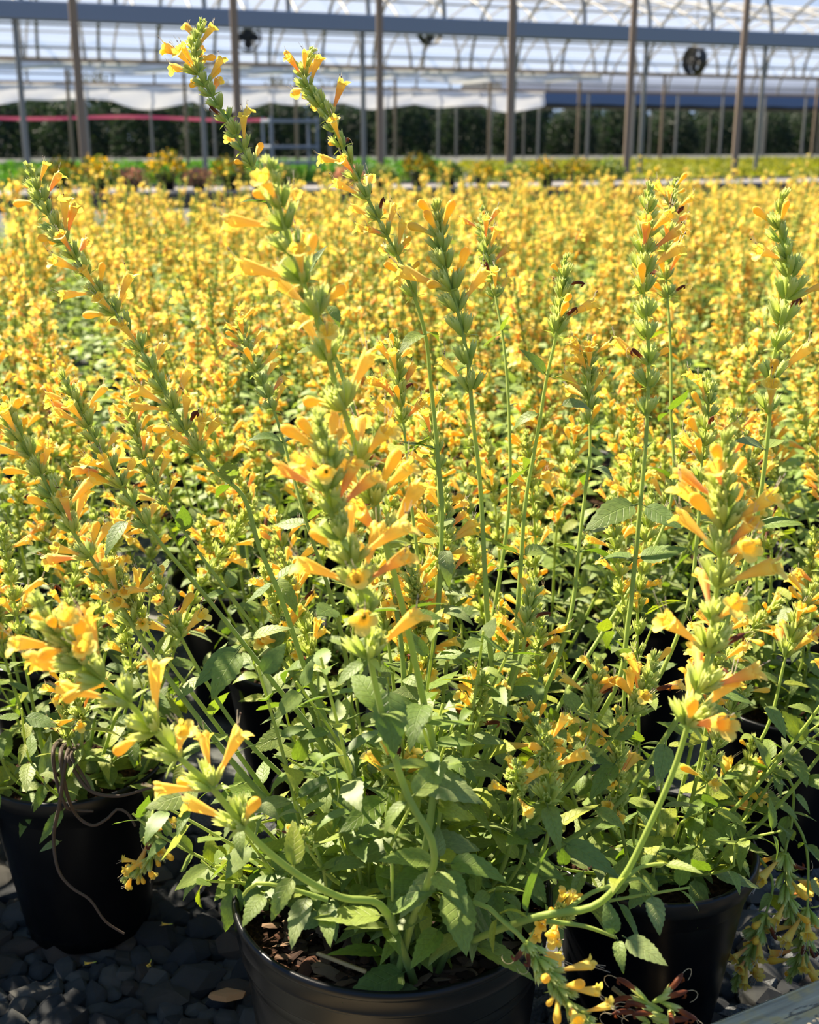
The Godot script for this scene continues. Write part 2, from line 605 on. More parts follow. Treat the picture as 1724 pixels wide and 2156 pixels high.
func make_materials() -> void:
	var m := std("plant", Color.WHITE, 0.55, 0.4)
	m.vertex_color_use_as_albedo = true
	m.backlight_enabled = true
	m.backlight = Color(0.95, 0.95, 0.8)
	m.rim_enabled = true
	m.rim = 0.25
	m.rim_tint = 0.4
	mat.plant = m
	var im := leaf_images()
	mat.leaves = []
	for q: Array in LEAF_TONES:
		var l := std("leaf", srgb(q[0], q[1], q[2]), 0.5, 0.5)
		l.albedo_texture = im[0]
		l.heightmap_enabled = true
		l.heightmap_texture = im[1]
		l.heightmap_scale = 0.06
		l.backlight_enabled = true
		l.backlight = Color(0.86, 0.92, 0.5)
		mat.leaves.append(l)
	var lv := std("foliage", Color.WHITE, 0.5, 0.5)
	lv.vertex_color_use_as_albedo = true
	lv.albedo_texture = im[0]
	lv.backlight_enabled = true
	lv.backlight = Color(0.86, 0.92, 0.5)
	mat.foliage = lv
	var pm := std("black_plastic", srgb(11, 12, 15), 0.36, 0.36)
	pm.albedo_texture = noise_tex(0.02, [[0.0, Color(0.75, 0.75, 0.78)], [0.62, Color(0.9, 0.9, 0.9)], [0.78, Color(1, 1, 1)]], 256, 3)
	pm.roughness_texture = noise_tex(0.015, [[0.0, Color(0.75, 0.75, 0.75)], [1.0, Color(1, 1, 1)]], 256, 9)
	pm.roughness = 0.36
	pm.uv1_triplanar = true
	pm.uv1_scale = Vector3(6, 6, 6)
	mat.pot = pm
	var so := std("potting_soil", srgb(255, 255, 255), 0.95, 0.2)
	so.albedo_texture = noise_tex(0.08, [[0.0, srgb(22, 15, 11)], [0.5, srgb(52, 36, 26)], [1.0, srgb(98, 70, 50)]], 256, 11)
	so.uv1_triplanar = true
	so.uv1_scale = Vector3(9, 9, 9)
	so.heightmap_enabled = true
	so.heightmap_texture = noise_tex(0.08, [], 256, 11)
	so.heightmap_scale = 0.5
	mat.soil = so
	mat.bark = []
	for q: Array in [[98, 74, 58], [68, 50, 40], [124, 98, 78], [52, 40, 34], [112, 78, 60], [158, 130, 104]]:
		var b := std("bark", srgb(q[0], q[1], q[2]), 0.9, 0.3)
		b.albedo_texture = noise_tex(0.05, [[0.0, Color(0.5, 0.48, 0.45)], [1.0, Color(1, 1, 1)]], 128, 21)
		b.uv1_triplanar = true
		b.uv1_scale = Vector3(40, 12, 40)
		mat.bark.append(b)
	mat.stone = []
	var grain := noise_tex(0.05, [[0.0, Color(0.55, 0.55, 0.55)], [0.55, Color(0.85, 0.85, 0.85)], [1.0, Color(1, 1, 1)]], 256, 31)
	var bumps := noise_tex(0.06, [], 256, 32)
	for q: Array in [[96, 98, 98], [80, 83, 86], [116, 117, 113], [103, 99, 90], [70, 73, 77], [134, 132, 124], [112, 100, 88]]:
		var g := std("slate_gravel", srgb(q[0], q[1], q[2]), 0.75, 0.4)
		g.albedo_texture = grain
		g.uv1_triplanar = true
		g.uv1_scale = Vector3(20, 20, 20)
		g.heightmap_enabled = true
		g.heightmap_texture = bumps
		g.heightmap_scale = 0.12
		mat.stone.append(g)
	var gd := std("ground", Color.WHITE, 0.95, 0.2)
	gd.albedo_texture = noise_tex(0.05, [[0.0, srgb(56, 58, 58)], [0.5, srgb(92, 94, 90)], [1.0, srgb(128, 126, 116)]], 512, 41, 5)
	gd.uv1_triplanar = true
	gd.uv1_world_triplanar = true
	gd.uv1_scale = Vector3(0.8, 0.8, 0.8)
	mat.ground = gd
	mat.steel = std("galvanised", srgb(126, 124, 118), 0.55)
	mat.steel.metallic = 0.35
	mat.steel_brown = std("weathered_post", srgb(124, 106, 88), 0.7)
	mat.gutter = std("gutter", srgb(120, 128, 142), 0.55)
	mat.gutter.metallic = 0.2
	var fm := std("poly_film", Color(0.80, 0.80, 0.86, 0.09), 0.5, 0.5)
	fm.transparency = BaseMaterial3D.TRANSPARENCY_ALPHA
	fm.backlight_enabled = true
	fm.backlight = Color(0.95, 0.95, 0.95)
	mat.film = fm
	var cm := std("curtain_film", srgb(214, 212, 220), 0.6)
	cm.backlight_enabled = true
	cm.backlight = Color(0.6, 0.6, 0.6)
	mat.curtain = cm
	mat.dark_steel = std("fan_black", srgb(40, 40, 42), 0.6)
	mat.bench = std("bench_edge", srgb(70, 66, 64), 0.7)
	mat.bench_top = std("bench_mesh", srgb(128, 122, 116), 0.8)


# ---------------------------------------------------------------- build

func _ready() -> void:
	rng.seed = 20240
	set_view_and_light()
	make_materials()
	make_library()
	build_ground()
	build_greenhouse()
	build_beyond()
	build_bench()
	build_field()
	build_near_plants()
	build_front_plant()
	build_timber()
	build_litter()


func set_view_and_light() -> void:
	view = Transform3D(Basis(Vector3.RIGHT, deg_to_rad(-PITCH)), EYE)
	var cam := Camera3D.new()
	cam.name = "camera"
	cam.transform = view
	cam.keep_aspect = Camera3D.KEEP_HEIGHT
	cam.near = 0.05
	cam.far = 400.0
	cam.fov = rad_to_deg(2.0 * atan(1078.0 / F))
	var lens := CameraAttributesPhysical.new()
	lens.frustum_focal_length = 8.5
	lens.exposure_aperture = 2.2
	lens.frustum_focus_distance = 0.86
	lens.frustum_near = 0.05
	lens.frustum_far = 400.0
	add_child(cam)
	cam.attributes = lens
	cam.fov = rad_to_deg(2.0 * atan(1078.0 / F))
	var sky := ProceduralSkyMaterial.new()
	sky.sky_top_color = srgb(126, 166, 220)
	sky.sky_horizon_color = srgb(186, 209, 242)
	sky.sky_curve = 0.14
	sky.ground_bottom_color = srgb(110, 108, 100)
	sky.ground_horizon_color = srgb(170, 176, 180)
	sky.sky_energy_multiplier = 1.0
	var e := Environment.new()
	e.background_mode = Environment.BG_SKY
	e.sky = Sky.new()
	e.sky.sky_material = sky
	e.background_energy_multiplier = 0.95
	e.tonemap_mode = Environment.TONE_MAPPER_LINEAR
	e.tonemap_exposure = 1.2
	e.sdfgi_enabled = true
	e.ssao_enabled = true
	e.ssil_enabled = true
	var w := WorldEnvironment.new()
	w.name = "environment"
	w.environment = e
	add_child(w)
	var sun := DirectionalLight3D.new()
	sun.name = "sun"
	sun.light_color = Color(1.0, 0.95, 0.86)
	sun.light_energy = 4.4
	sun.light_angular_distance = 0.8
	sun.shadow_enabled = true
	var el := deg_to_rad(45.0)
	var az := deg_to_rad(50.0)                     # behind the plants, to the left
	var to_sun := Vector3(-sin(az) * cos(el), sin(el), -cos(az) * cos(el))
	add_child(sun)
	sun.look_at_from_position(to_sun * 10.0, Vector3.ZERO, Vector3.UP)


func make_library() -> void:
	for k: String in ["open", "peach", "bud", "bud_small", "spent"]:
		lib[k] = []
		for q in 3:
			lib[k].append(flower_shape(k, 100 + q * 17 + k.length()).mesh(mat.plant))
	lib.whorl_shape = [whorl_shape(1, 6, 0.05, 0.5, 0.0105)]
	for q in 4:
		lib.whorl_shape.append(whorl_shape(2 + q, 6 + q % 3, 0.22, 0.78, 0.0138))
	lib.whorl = lib.whorl_shape.map(func(e: Shape) -> Mesh: return e.mesh(mat.plant))
	lib.leaf = []
	lib.leaf_shape = []
	for q: Array in [[0.44, 0.28, 0.5, 0.0], [0.50, 0.18, 0.9, 0.03], [0.36, 0.42, 0.3, 0.05], [0.52, 0.10, 0.2, 0.06], [0.40, 0.3, 1.3, 0.02]]:
		lib.leaf_shape.append(leaf_shape(0.88, q[0], q[1], q[2], 8, 0.13, q[3]))
		lib.leaf.append(lib.leaf_shape[-1].mesh())
	lib.low_calyx = low_calyx(rgb(194, 206, 92), rgb(228, 232, 150))
	lib.low_leaf = [leaf_shape(0.9, 0.5, 0.3, 0.5, 0, 0.0, 0.0, rgb(156, 176, 82), 4, 1), leaf_shape(0.9, 0.46, 0.2, 0.9, 0, 0.0, 0.0, rgb(172, 188, 92), 4, 1)]
	lib.low_open = low_flower(rgb(255, 226, 112), rgb(253, 218, 112), 0.031)
	lib.low_peach = low_flower(rgb(252, 208, 100), rgb(246, 188, 116), 0.032)
	lib.low_spent = low_flower(rgb(176, 108, 46), rgb(190, 122, 56), 0.017)
	lib.low_bud = Shape.new()
	tube(lib.low_bud, PackedVector3Array([Vector3.ZERO, Vector3(0, 0.012, 0), Vector3(0, 0.018, 0), Vector3(0, 0.021, 0)]), PackedFloat32Array([0.001, 0.0018, 0.003, 0.0014]), 5, PackedColorArray([rgb(224, 208, 90), rgb(254, 212, 70)]))
	lib.low_bud_small = Shape.new()
	tube(lib.low_bud_small, PackedVector3Array([Vector3.ZERO, Vector3(0, 0.009, 0), Vector3(0, 0.014, 0)]), PackedFloat32Array([0.001, 0.0019, 0.001]), 5, PackedColorArray([rgb(224, 208, 90), rgb(254, 208, 66)]))
	# pots: lathed profiles from the inner floor over the rim and down the outside
	var s := Shape.new()
	lathe(s, [Vector2(0.002, 0.006), Vector2(0.054, 0.006), Vector2(0.078, 0.160), Vector2(0.0805, 0.173), Vector2(0.0830, 0.175), Vector2(0.0860, 0.173), Vector2(0.0860, 0.162), Vector2(0.082, 0.158), Vector2(0.0800, 0.146), Vector2(0.0785, 0.144), Vector2(0.0605, 0.016), Vector2(0.058, 0.0), Vector2(0.002, 0.0)], 36)
	lib.pot = s.mesh(mat.pot)
	s = Shape.new()
	lathe(s, [Vector2(0.077, 0.152), Vector2(0.05, 0.157), Vector2(0.02, 0.159), Vector2(0.001, 0.159)], 18)
	for k in s.v.size():
		s.v[k].y += 0.004 * sin(s.v[k].x * 170.0) * cos(s.v[k].z * 140.0)
	lib.soil = s.mesh(mat.soil)


func stone_shape(seed_: int, long: float, flat: float) -> Shape:
	var r := RandomNumberGenerator.new()
	r.seed = seed_
	var s := Shape.new()
	var base := [Vector3.RIGHT, Vector3.LEFT, Vector3.UP, Vector3.DOWN, Vector3.BACK, Vector3.FORWARD]
	var faces := [[0, 2, 4], [2, 1, 4], [1, 3, 4], [3, 0, 4], [2, 0, 5], [1, 2, 5], [3, 1, 5], [0, 3, 5]]
	var at := {}
	var get_v := func(d: Vector3) -> int:
		var key := Vector3i((d * 1000.0).round())
		if not at.has(key):
			var q := d.normalized() * r.randf_range(0.74, 1.12)
			at[key] = s.p(Vector3(q.x * long, clampf(q.y, -0.8, 0.78) * flat, q.z))
		return at[key]
	for f: Array in faces:
		var a: Vector3 = base[f[0]]
		var b: Vector3 = base[f[1]]
		var c: Vector3 = base[f[2]]
		var ab := (a + b).normalized()
		var bc := (b + c).normalized()
		var ca := (c + a).normalized()
		for t: Array in [[a, ab, ca], [ab, b, bc], [ca, bc, c], [ab, bc, ca]]:
			s.tri(get_v.call(t[0]), get_v.call(t[1]), get_v.call(t[2]))
	return s


func build_ground() -> void:
	var s := Shape.new()
	box(s, Transform3D(Basis(), Vector3(0, -0.115, -60)), Vector3(240, 0.2, 160))
	var g := part(self, "ground", s.mesh(mat.ground))
	tag(g, "dark slate gravel ground of the nursery yard", "ground", "", "structure")
	var shapes := []
	for q in 7:
		shapes.append(stone_shape(500 + q, rng.randf_range(1.1, 1.6), rng.randf_range(0.55, 0.85)).mesh(null, true))
	# the loose stones in front of and between the first pots
	var spots := []
	var cells := {}
	var tries := 0
	while spots.size() < 1500 and tries < 40000:
		tries += 1
		var p := Vector2(rng.randf_range(-0.62, 0.62), rng.randf_range(-1.22, -0.72))
		var r := rng.randf_range(0.008, 0.019)
		if rng.randf() < 0.15:
			r = rng.randf_range(0.018, 0.025)
		var ok := true
		var c := Vector2i((p / 0.03).floor())
		for dx in range(-1, 2):
			for dz in range(-1, 2):
				for o: Array in cells.get(c + Vector2i(dx, dz), []):
					if p.distance_to(o[0]) < (r + o[1]) * 0.62:
						ok = false
		if not ok:
			continue
		if not cells.has(c):
			cells[c] = []
		cells[c].append([p, r])
		spots.append([p, r])
	var seen := []
	for q: Array in spots:
		var px: Vector3 = view.affine_inverse() * Vector3(q[0].x, 0.0, q[0].y)
		var at := Vector2(862 - px.x / px.z * F, 1078 + px.y / px.z * F)
		var left: bool = at.x > -40 and at.x < 640 and at.y > 1740 and at.y < 2200
		var right: bool = at.x > 1440 and at.x < 1770 and at.y > 1850 and at.y < 2180
		seen.append([q[1] * (1.0 if left else 0.5 if right else 0.0), q])
	seen.sort_custom(func(a: Array, b: Array) -> bool: return a[0] > b[0])
	var rest := Shape.new()
	var low := stone_shape(700, 1.3, 0.7)
	for i in seen.size():
		var q: Array = seen[i][1]
		var x := Transform3D(Basis.from_euler(Vector3(rng.randf_range(-0.35, 0.35), rng.randf() * TAU, rng.randf_range(-0.35, 0.35))).scaled_local(Vector3.ONE * q[1]), Vector3(q[0].x, q[1] * 0.25 - 0.012, q[0].y))
		if i < 300 and seen[i][0] > 0.0:
			part(g, "gravel_stone", shapes[rng.randi() % 7], x, mat.stone[rng.randi() % mat.stone.size()])
		else:
			rest.put(low, x)
	var o := part(g, "loose_gravel", rest.mesh(mat.stone[0], true))
	o.set_meta("kind", "stuff")


# ---------------------------------------------------------------- greenhouse behind

const ROW_TURN := 23.0

func rod(a: Vector3, b: Vector3, r: float, sides := 8) -> Shape:
	var s := Shape.new()
	tube(s, PackedVector3Array([a, a.lerp(b, 0.5), b]), PackedFloat32Array([r, r, r]), sides, PackedColorArray([Color.WHITE]))
	return s


func row_x(d: float) -> float:
	return d * sin(deg_to_rad(ROW_TURN))


func row_z(d: float) -> float:
	return -d * cos(deg_to_rad(ROW_TURN))


func film_sheet(x0: float, x1: float, za: float, ha: float, zb: float, hb: float, rise: float, sag: float, bays: int) -> Shape:
	var s := Shape.new()
	var nx := bays * 4
	var nz := 18
	for i in nx + 1:
		for k in nz + 1:
			var t := float(k) / nz
			var a := PI * t
			var z := lerpf(za, zb, 0.5 - 0.5 * cos(a))
			var h := lerpf(ha, hb, 0.5 - 0.5 * cos(a)) + rise * sin(a)
			h -= sag * sin(PI * fposmod(float(i) / 4.0, 1.0)) * (0.4 + 0.6 * sin(a))
			s.p(Vector3(lerpf(x0, x1, float(i) / nx), h + 0.03, z))
	for i in nx:
		for k in nz:
			var q := i * (nz + 1) + k
			s.quad(q, q + 1, q + nz + 2, q + nz + 1)
	return s


func build_greenhouse() -> void:
	var g := thing("greenhouse", "gutter-connected greenhouse of steel posts, hoops and clear film behind the flower field", "greenhouse", Vector3.ZERO, "", "structure")
	g.rotation.y = deg_to_rad(ROW_TURN)
	# the nearest row of posts, bare below the eave
	var d_a := 10.55
	var pm := rod(Vector3.ZERO, Vector3(0, 3.1, 0), 0.032).mesh(mat.steel_brown)
	for q in range(-5, 7):
		part(g, "post", pm, Transform3D(Basis(), Vector3(row_x(d_a) - 0.267 + 1.222 * q, 0, row_z(d_a))))
	part(g, "eave_rail", rod(Vector3(row_x(d_a) - 7, 3.1, row_z(d_a)), Vector3(row_x(d_a) + 8, 3.1, row_z(d_a)), 0.05).mesh(mat.steel))
	# rows further back, their gutters, hoops and film
	var rows := [[19.0, 2.36, 0.24], [29.0, 2.30, 0.07], [41.0, 2.34, 0.08]]
	for i in rows.size():
		var d: float = rows[i][0]
		var h: float = rows[i][1]
		var x0 := row_x(d) - d * 0.45
		var x1 := row_x(d) + d * 0.60
		var s := Shape.new()
		box(s, Transform3D(Basis(), Vector3((x0 + x1) / 2, h, row_z(d))), Vector3(x1 - x0, rows[i][2], 0.2 if i == 0 else 0.1), Color.WHITE, 0.02)
		part(g, "gutter", s.mesh(mat.gutter if i == 0 else mat.steel_brown))
		var post := rod(Vector3.ZERO, Vector3(0, h, 0), 0.038).mesh(mat.steel if i % 2 == 0 else mat.steel_brown)
		var x := x0 + 0.5
		while x < x1:
			part(g, "post", post, Transform3D(Basis(), Vector3(x + rng.randf_range(-0.05, 0.05), 0, row_z(d))))
			x += 2.444 if i < 2 else 1.9
		if i == rows.size() - 1:
			continue
		var d2: float = rows[i + 1][0]
		var h2: float = rows[i + 1][1]
		var za := row_z(d)
		var zb := row_z(d2)
		var hoop := Shape.new()
		var pts := PackedVector3Array()
		var rad := PackedFloat32Array()
		for k in 25:
			var a := PI * k / 24.0
			pts.append(Vector3(0, lerpf(h, h2, 0.5 - 0.5 * cos(a)) + 2.3 * sin(a), lerpf(za, zb, 0.5 - 0.5 * cos(a))))
			rad.append(0.035)
		tube(hoop, pts, rad, 6, PackedColorArray([Color.WHITE]))
		var hm := hoop.mesh(mat.steel)
		var xa := row_x(d) - d * 0.42
		var xb := row_x(d2) + d2 * 0.55
		x = xa
		var bays := 0
		while x < xb:
			part(g, "hoop", hm, Transform3D(Basis(), Vector3(x, 0, 0)))
			x += 1.222
			bays += 1
		for f: float in [0.12, 0.30, 0.5, 0.70, 0.80, 0.90, 0.96]:
			var a := PI * f
			var at := Vector3(0, lerpf(h, h2, 0.5 - 0.5 * cos(a)) + 2.3 * sin(a) - 0.05, lerpf(za, zb, 0.5 - 0.5 * cos(a)))
			part(g, "purlin", rod(at + Vector3(xa, 0, 0), at + Vector3(xb, 0, 0), 0.025, 6).mesh(mat.steel))
		var fo := part(g, "roof_film", film_sheet(xa, xa + bays * 1.222, za, h, zb, h2, 2.3, 0.05, bays).mesh(mat.film))
		fo.set_meta("label", "clear plastic film stretched over the hoops")
	# rolled-down curtains of white film with scalloped hems under the further gutters
	var drops := [[29.0, 2.26, 0.16, 0.34, 12.0, 4.6], [41.0, 2.30, 0.42, 0.72, 17.0, 2.8]]
	for q: Array in drops:
		var d: float = q[0]
		var x: float = row_x(d) - q[4]
		while x < row_x(d) + q[5]:
			var w := 2.44
			var s := Shape.new()
			var deep: float = rng.randf_range(q[2], q[3])
			for i in 11:
				var t := i / 10.0
				var drop: float = q[2] + (deep - q[2]) * sin(PI * t) + 0.03 * sin(t * 7.0)
				for k in 4:
					s.p(Vector3(x + w * t, q[1] - drop * k / 3.0, row_z(d) + 0.12 + 0.05 * sin(k * 2.0 + i * 0.9)))
			for i in 10:
				for k in 3:
					var b := i * 4 + k
					s.quad(b, b + 1, b + 5, b + 4)
			part(g, "side_curtain", s.mesh(mat.curtain))
			x += w
	# round circulation fans hung under the hoops
	fan(P(1462, 128, 24.0), 0.27, "round black circulation fan hung beside the clear roof film", -62.0)
	fan(P(522, 78, 22.0), 0.24, "round fan with open wire guard under the thick gutter beside left posts", 10.0)
	fan(P(905, 66, 23.0), 0.25, "round fan half hidden behind the thick gutter", 35.0)


func fan(at: Vector3, r: float, label: String, turn: float) -> void:
	var o := thing("circulation_fan", label, "fan", at, "circulation fans in the greenhouse")
	o.rotation.y = deg_to_rad(turn)
	var s := Shape.new()
	var pts := PackedVector3Array()
	var rad := PackedFloat32Array()
	for k in 33:
		pts.append(Vector3(cos(TAU * k / 32.0), sin(TAU * k / 32.0), 0) * r)
		rad.append(0.02)
	tube(s, pts, rad, 6, PackedColorArray([Color.WHITE]), false)
	tube(s, PackedVector3Array([Vector3(0, 0, 0.1), Vector3(0, 0, 0), Vector3(0, 0, -0.1)]), PackedFloat32Array([r * 1.0, r * 1.02, r]), 28, PackedColorArray([Color.WHITE]), false)
	part(o, "housing", s.mesh(mat.dark_steel))
	s = Shape.new()
	for k in 18:
		var a := TAU * k / 18.0
		s.put(rod(Vector3(0, 0, 0.11), Vector3(cos(a) * r, sin(a) * r, 0.1), 0.004, 4), Transform3D())
	for ring: float in [0.35, 0.65, 0.85]:
		var rp := PackedVector3Array()
		var rr := PackedFloat32Array()
		for k in 25:
			rp.append(Vector3(cos(TAU * k / 24.0) * r * ring, sin(TAU * k / 24.0) * r * ring, 0.11))
			rr.append(0.004)
		tube(s, rp, rr, 4, PackedColorArray([Color.WHITE]), false)
	part(o, "wire_guard", s.mesh(mat.dark_steel))
	for k in 4:
		var b := Shape.new()
		petal(b, Vector3.ZERO, Vector3(cos(k * PI / 2), sin(k * PI / 2), 0), Vector3(0, 0.4, 1), r * 0.9, r * 0.7, 0.2, 0.2, Color.WHITE, Color.WHITE)
		part(o, "blade", b.mesh(mat.dark_steel))
	s = Shape.new()
	tube(s, PackedVector3Array([Vector3(0, 0, -0.14), Vector3(0, 0, 0), Vector3(0, 0, 0.08)]), PackedFloat32Array([0.07, 0.08, 0.06]), 12, PackedColorArray([Color.WHITE]))
	part(o, "motor", s.mesh(mat.dark_steel))
	part(o, "hanger", rod(Vector3(0, r, 0), Vector3(0, r + 1.2, 0), 0.012).mesh(mat.steel))


func dome_leaves(seed_: int, r: Vector3, n: int, leaf: float, c0: Color, c1: Color, top: Color, top_share: float) -> Shape:
	var q := RandomNumberGenerator.new()
	q.seed = seed_
	var s := Shape.new()
	var nz := FastNoiseLite.new()
	nz.seed = seed_
	nz.frequency = 1.6
	for i in n:
		var d := Vector3(q.randf_range(-1, 1), q.randf_range(-0.25, 1), q.randf_range(-1, 1))
		if d.length() > 1.0 or d.length() < 0.1:
			continue
		d = d.normalized()
		var k := 0.86 + 0.28 * nz.get_noise_3dv(d * 2.0) + q.randf_range(-0.16, 0.06)
		var at := Vector3(d.x * r.x, maxf(0.02, d.y * 0.72 + 0.28) * r.y, d.z * r.z) * k
		var dir := (d + Vector3(q.randf_range(-1, 1), q.randf_range(-0.6, 1), q.randf_range(-1, 1))).normalized()
		var flower := q.randf() < top_share and d.y > 0.1
		var col := top if flower else c0.lerp(c1, q.randf())
		var b := look_basis(dir, d)
		var L := leaf * q.randf_range(0.6, 1.3)
		var a0 := s.p(at, col)
		var a1 := s.p(at + b * Vector3(L * 0.32, L * 0.5, L * 0.08), col)
		var a2 := s.p(at + b * Vector3(0, L, -L * 0.1), col)
		var a3 := s.p(at + b * Vector3(-L * 0.32, L * 0.5, L * 0.08), col)
		s.tri(a0, a1, a2)
		s.tri(a0, a2, a3)
	return s


func build_beyond() -> void:
	# dark trees and hedge behind the last bay
	var crowns := []
	for q in 4:
		crowns.append(dome_leaves(900 + q, Vector3(1.55, 3.2, 1.5), 9000, 0.16, rgb(30, 46, 32), rgb(44, 62, 40), rgb(60, 76, 44), 0.08).mesh(mat.plant))
	var trunk := Shape.new()
	tube(trunk, PackedVector3Array([Vector3.ZERO, Vector3(0, 1, 0), Vector3(0.05, 2.2, 0)]), PackedFloat32Array([0.14, 0.11, 0.05]), 7, PackedColorArray([rgb(60, 50, 42)]))
	var tm := trunk.mesh(mat.plant)
	var k := 0
	for row in 3:
		for i in 17:
			var d := 62.0 + row * 4.6
			var x := -21.0 + i * 2.95 + row * 0.98
			var t := thing("hedge_tree", "dark evergreen tree in the dense screen behind the greenhouse", "tree", Vector3(x, 0, -d - x * 0.42), "dark trees behind the greenhouse")
			var hh := rng.randf_range(0.78, 0.98) * (1.0 + 0.16 * row)
			t.scale = Vector3(1, hh, 1)
			t.rotation.y = rng.randf() * TAU
			part(t, "crown", crowns[k % 4])
			part(t, "trunk", tm)
			k += 1
	# magenta strip stretched in front of them on the left
	var s := Shape.new()
	var a := P(-60, 246, 44.5)
	var b := P(560, 251, 47.5)
	for i in 31:
		var t := i / 30.0
		var c := a.lerp(b, t) + Vector3(0, -0.05 * sin(t * 9.0), 0)
		s.p(c + Vector3(0, 0.06, 0), Color.WHITE)
		s.p(c + Vector3(0, -0.06, 0.05 * sin(t * 23.0)), Color.WHITE)
	for i in 30:
		s.quad(i * 2, i * 2 + 1, i * 2 + 3, i * 2 + 2)
	var pink := std("pink_banner", srgb(206, 10, 78), 0.7)
	pink.backlight_enabled = true
	pink.backlight = Color(0.4, 0.25, 0.3)
	var st := part(self, "barrier_strip", s.mesh(pink))
	tag(st, "bright magenta strip stretched along the dark trees under white curtains", "strip")
	# dark shade house on the right
	var sh := thing("shade_house", "low dark blue shade-cloth tunnel behind the posts beside dark trees", "tunnel", Vector3.ZERO)
	var cloth := Shape.new()
	var c0 := P(1010, 205, 48.0)
	c0.y = 0
	var ax := Vector3(cos(deg_to_rad(ROW_TURN)), 0, -sin(deg_to_rad(ROW_TURN)))
	var c1 := c0 + ax * 26.0
	var nn := ax.cross(Vector3.UP)
	for i in 25:
		for q in 13:
			var w := PI * q / 12.0
			cloth.p(c0.lerp(c1, i / 24.0) + nn * (2.2 * cos(w)) + Vector3(0, 2.15 + 1.25 * sin(w) - 0.05 * (i % 2), 0), Color.WHITE)
	for i in 24:
		for q in 12:
			cloth.quad(i * 13 + q, i * 13 + q + 1, i * 13 + q + 14, i * 13 + q + 13)
	part(sh, "shade_cloth", cloth.mesh(std("shade_cloth", srgb(84, 98, 122), 0.7)))
	for i in 9:
		part(sh, "post", rod(Vector3.ZERO, Vector3(0, 2.2, 0), 0.04).mesh(mat.steel), Transform3D(Basis(), c0.lerp(c1, i / 8.0) - nn * 2.2))
	part(sh, "side_rail", rod(c0 - nn * 2.2 + Vector3(0, 2.12, 0), c1 - nn * 2.2 + Vector3(0, 2.12, 0), 0.07).mesh(mat.steel))
	# low rows of bedding plants on the ground past the bench
	var tuft := dome_leaves(41, Vector3(0.22, 0.24, 0.22), 260, 0.07, rgb(70, 122, 26), rgb(92, 144, 34), rgb(110, 150, 38), 0.2).mesh(mat.plant)
	var tuft2 := dome_leaves(42, Vector3(0.22, 0.26, 0.22), 260, 0.07, rgb(116, 128, 28), rgb(146, 152, 38), rgb(170, 164, 44), 0.4).mesh(mat.plant)
	var tuft3 := dome_leaves(43, Vector3(0.2, 0.2, 0.2), 260, 0.06, rgb(70, 104, 60), rgb(96, 128, 84), rgb(170, 186, 170), 0.08).mesh(mat.plant)
	bed("bright_green_bedding", "bright green bedding plants massed on the ground behind the yellow mums", tuft, -12.0, 0.5, 22.0, 36.0, 0.42)
	bed("chartreuse_bedding", "yellow-green bedding plants massed on the ground under the right-hand posts", tuft2, 1.5, 16.0, 15.0, 32.0, 0.42)
	bed("grey_green_bedding", "grey-green leafy plants massed in front of the chartreuse bed", tuft3, 0.6, 7.0, 11.4, 13.5, 0.34)
	# a wheeled metal rack among the posts
	var rk := thing("plant_rack", "grey metal plant rack with open shelves between the far posts", "rack", P(612, 330, 21.0) * Vector3(1, 0, 1))
	var rot := Basis(Vector3.UP, deg_to_rad(ROW_TURN))
	rk.basis = rot
	for sx: float in [-0.42, 0.42]:
		for sz: float in [-0.25, 0.25]:
			part(rk, "upright", rod(Vector3(sx, 0, sz), Vector3(sx, 1.12, sz), 0.025).mesh(mat.gutter))
	for h: float in [0.35, 0.62, 1.05]:
		var sl := Shape.new()
		box(sl, Transform3D(Basis(), Vector3(0, h, 0)), Vector3(0.9, 0.05, 0.55), Color.WHITE, 0.008)
		part(rk, "shelf", sl.mesh(mat.gutter))


func bed(called: String, label: String, m: Mesh, x0: float, x1: float, d0: float, d1: float, gap: float) -> void:
	var where := []
	var z := d0
	while z < d1:
		var x := x0 * (z / d1) if x0 < 0.0 else x0
		while x < x1 * (z / d1) + 0.5:
			where.append(Transform3D(Basis(Vector3.UP, rng.randf() * TAU).scaled(Vector3.ONE * rng.randf_range(0.8, 1.15)), Vector3(x + rng.randf_range(-0.1, 0.1), 0, -z - x * 0.42 + rng.randf_range(-0.1, 0.1))))
			x += gap
		z += gap
	var mm := MultiMesh.new()
	mm.transform_format = MultiMesh.TRANSFORM_3D
	mm.mesh = m
	mm.instance_count = where.size()
	for i in where.size():
		mm.set_instance_transform(i, where[i])
	var o := MultiMeshInstance3D.new()
	o.multimesh = mm
	o.name = called
	add_child(o)
	tag(o, label, "plants", "", "stuff")


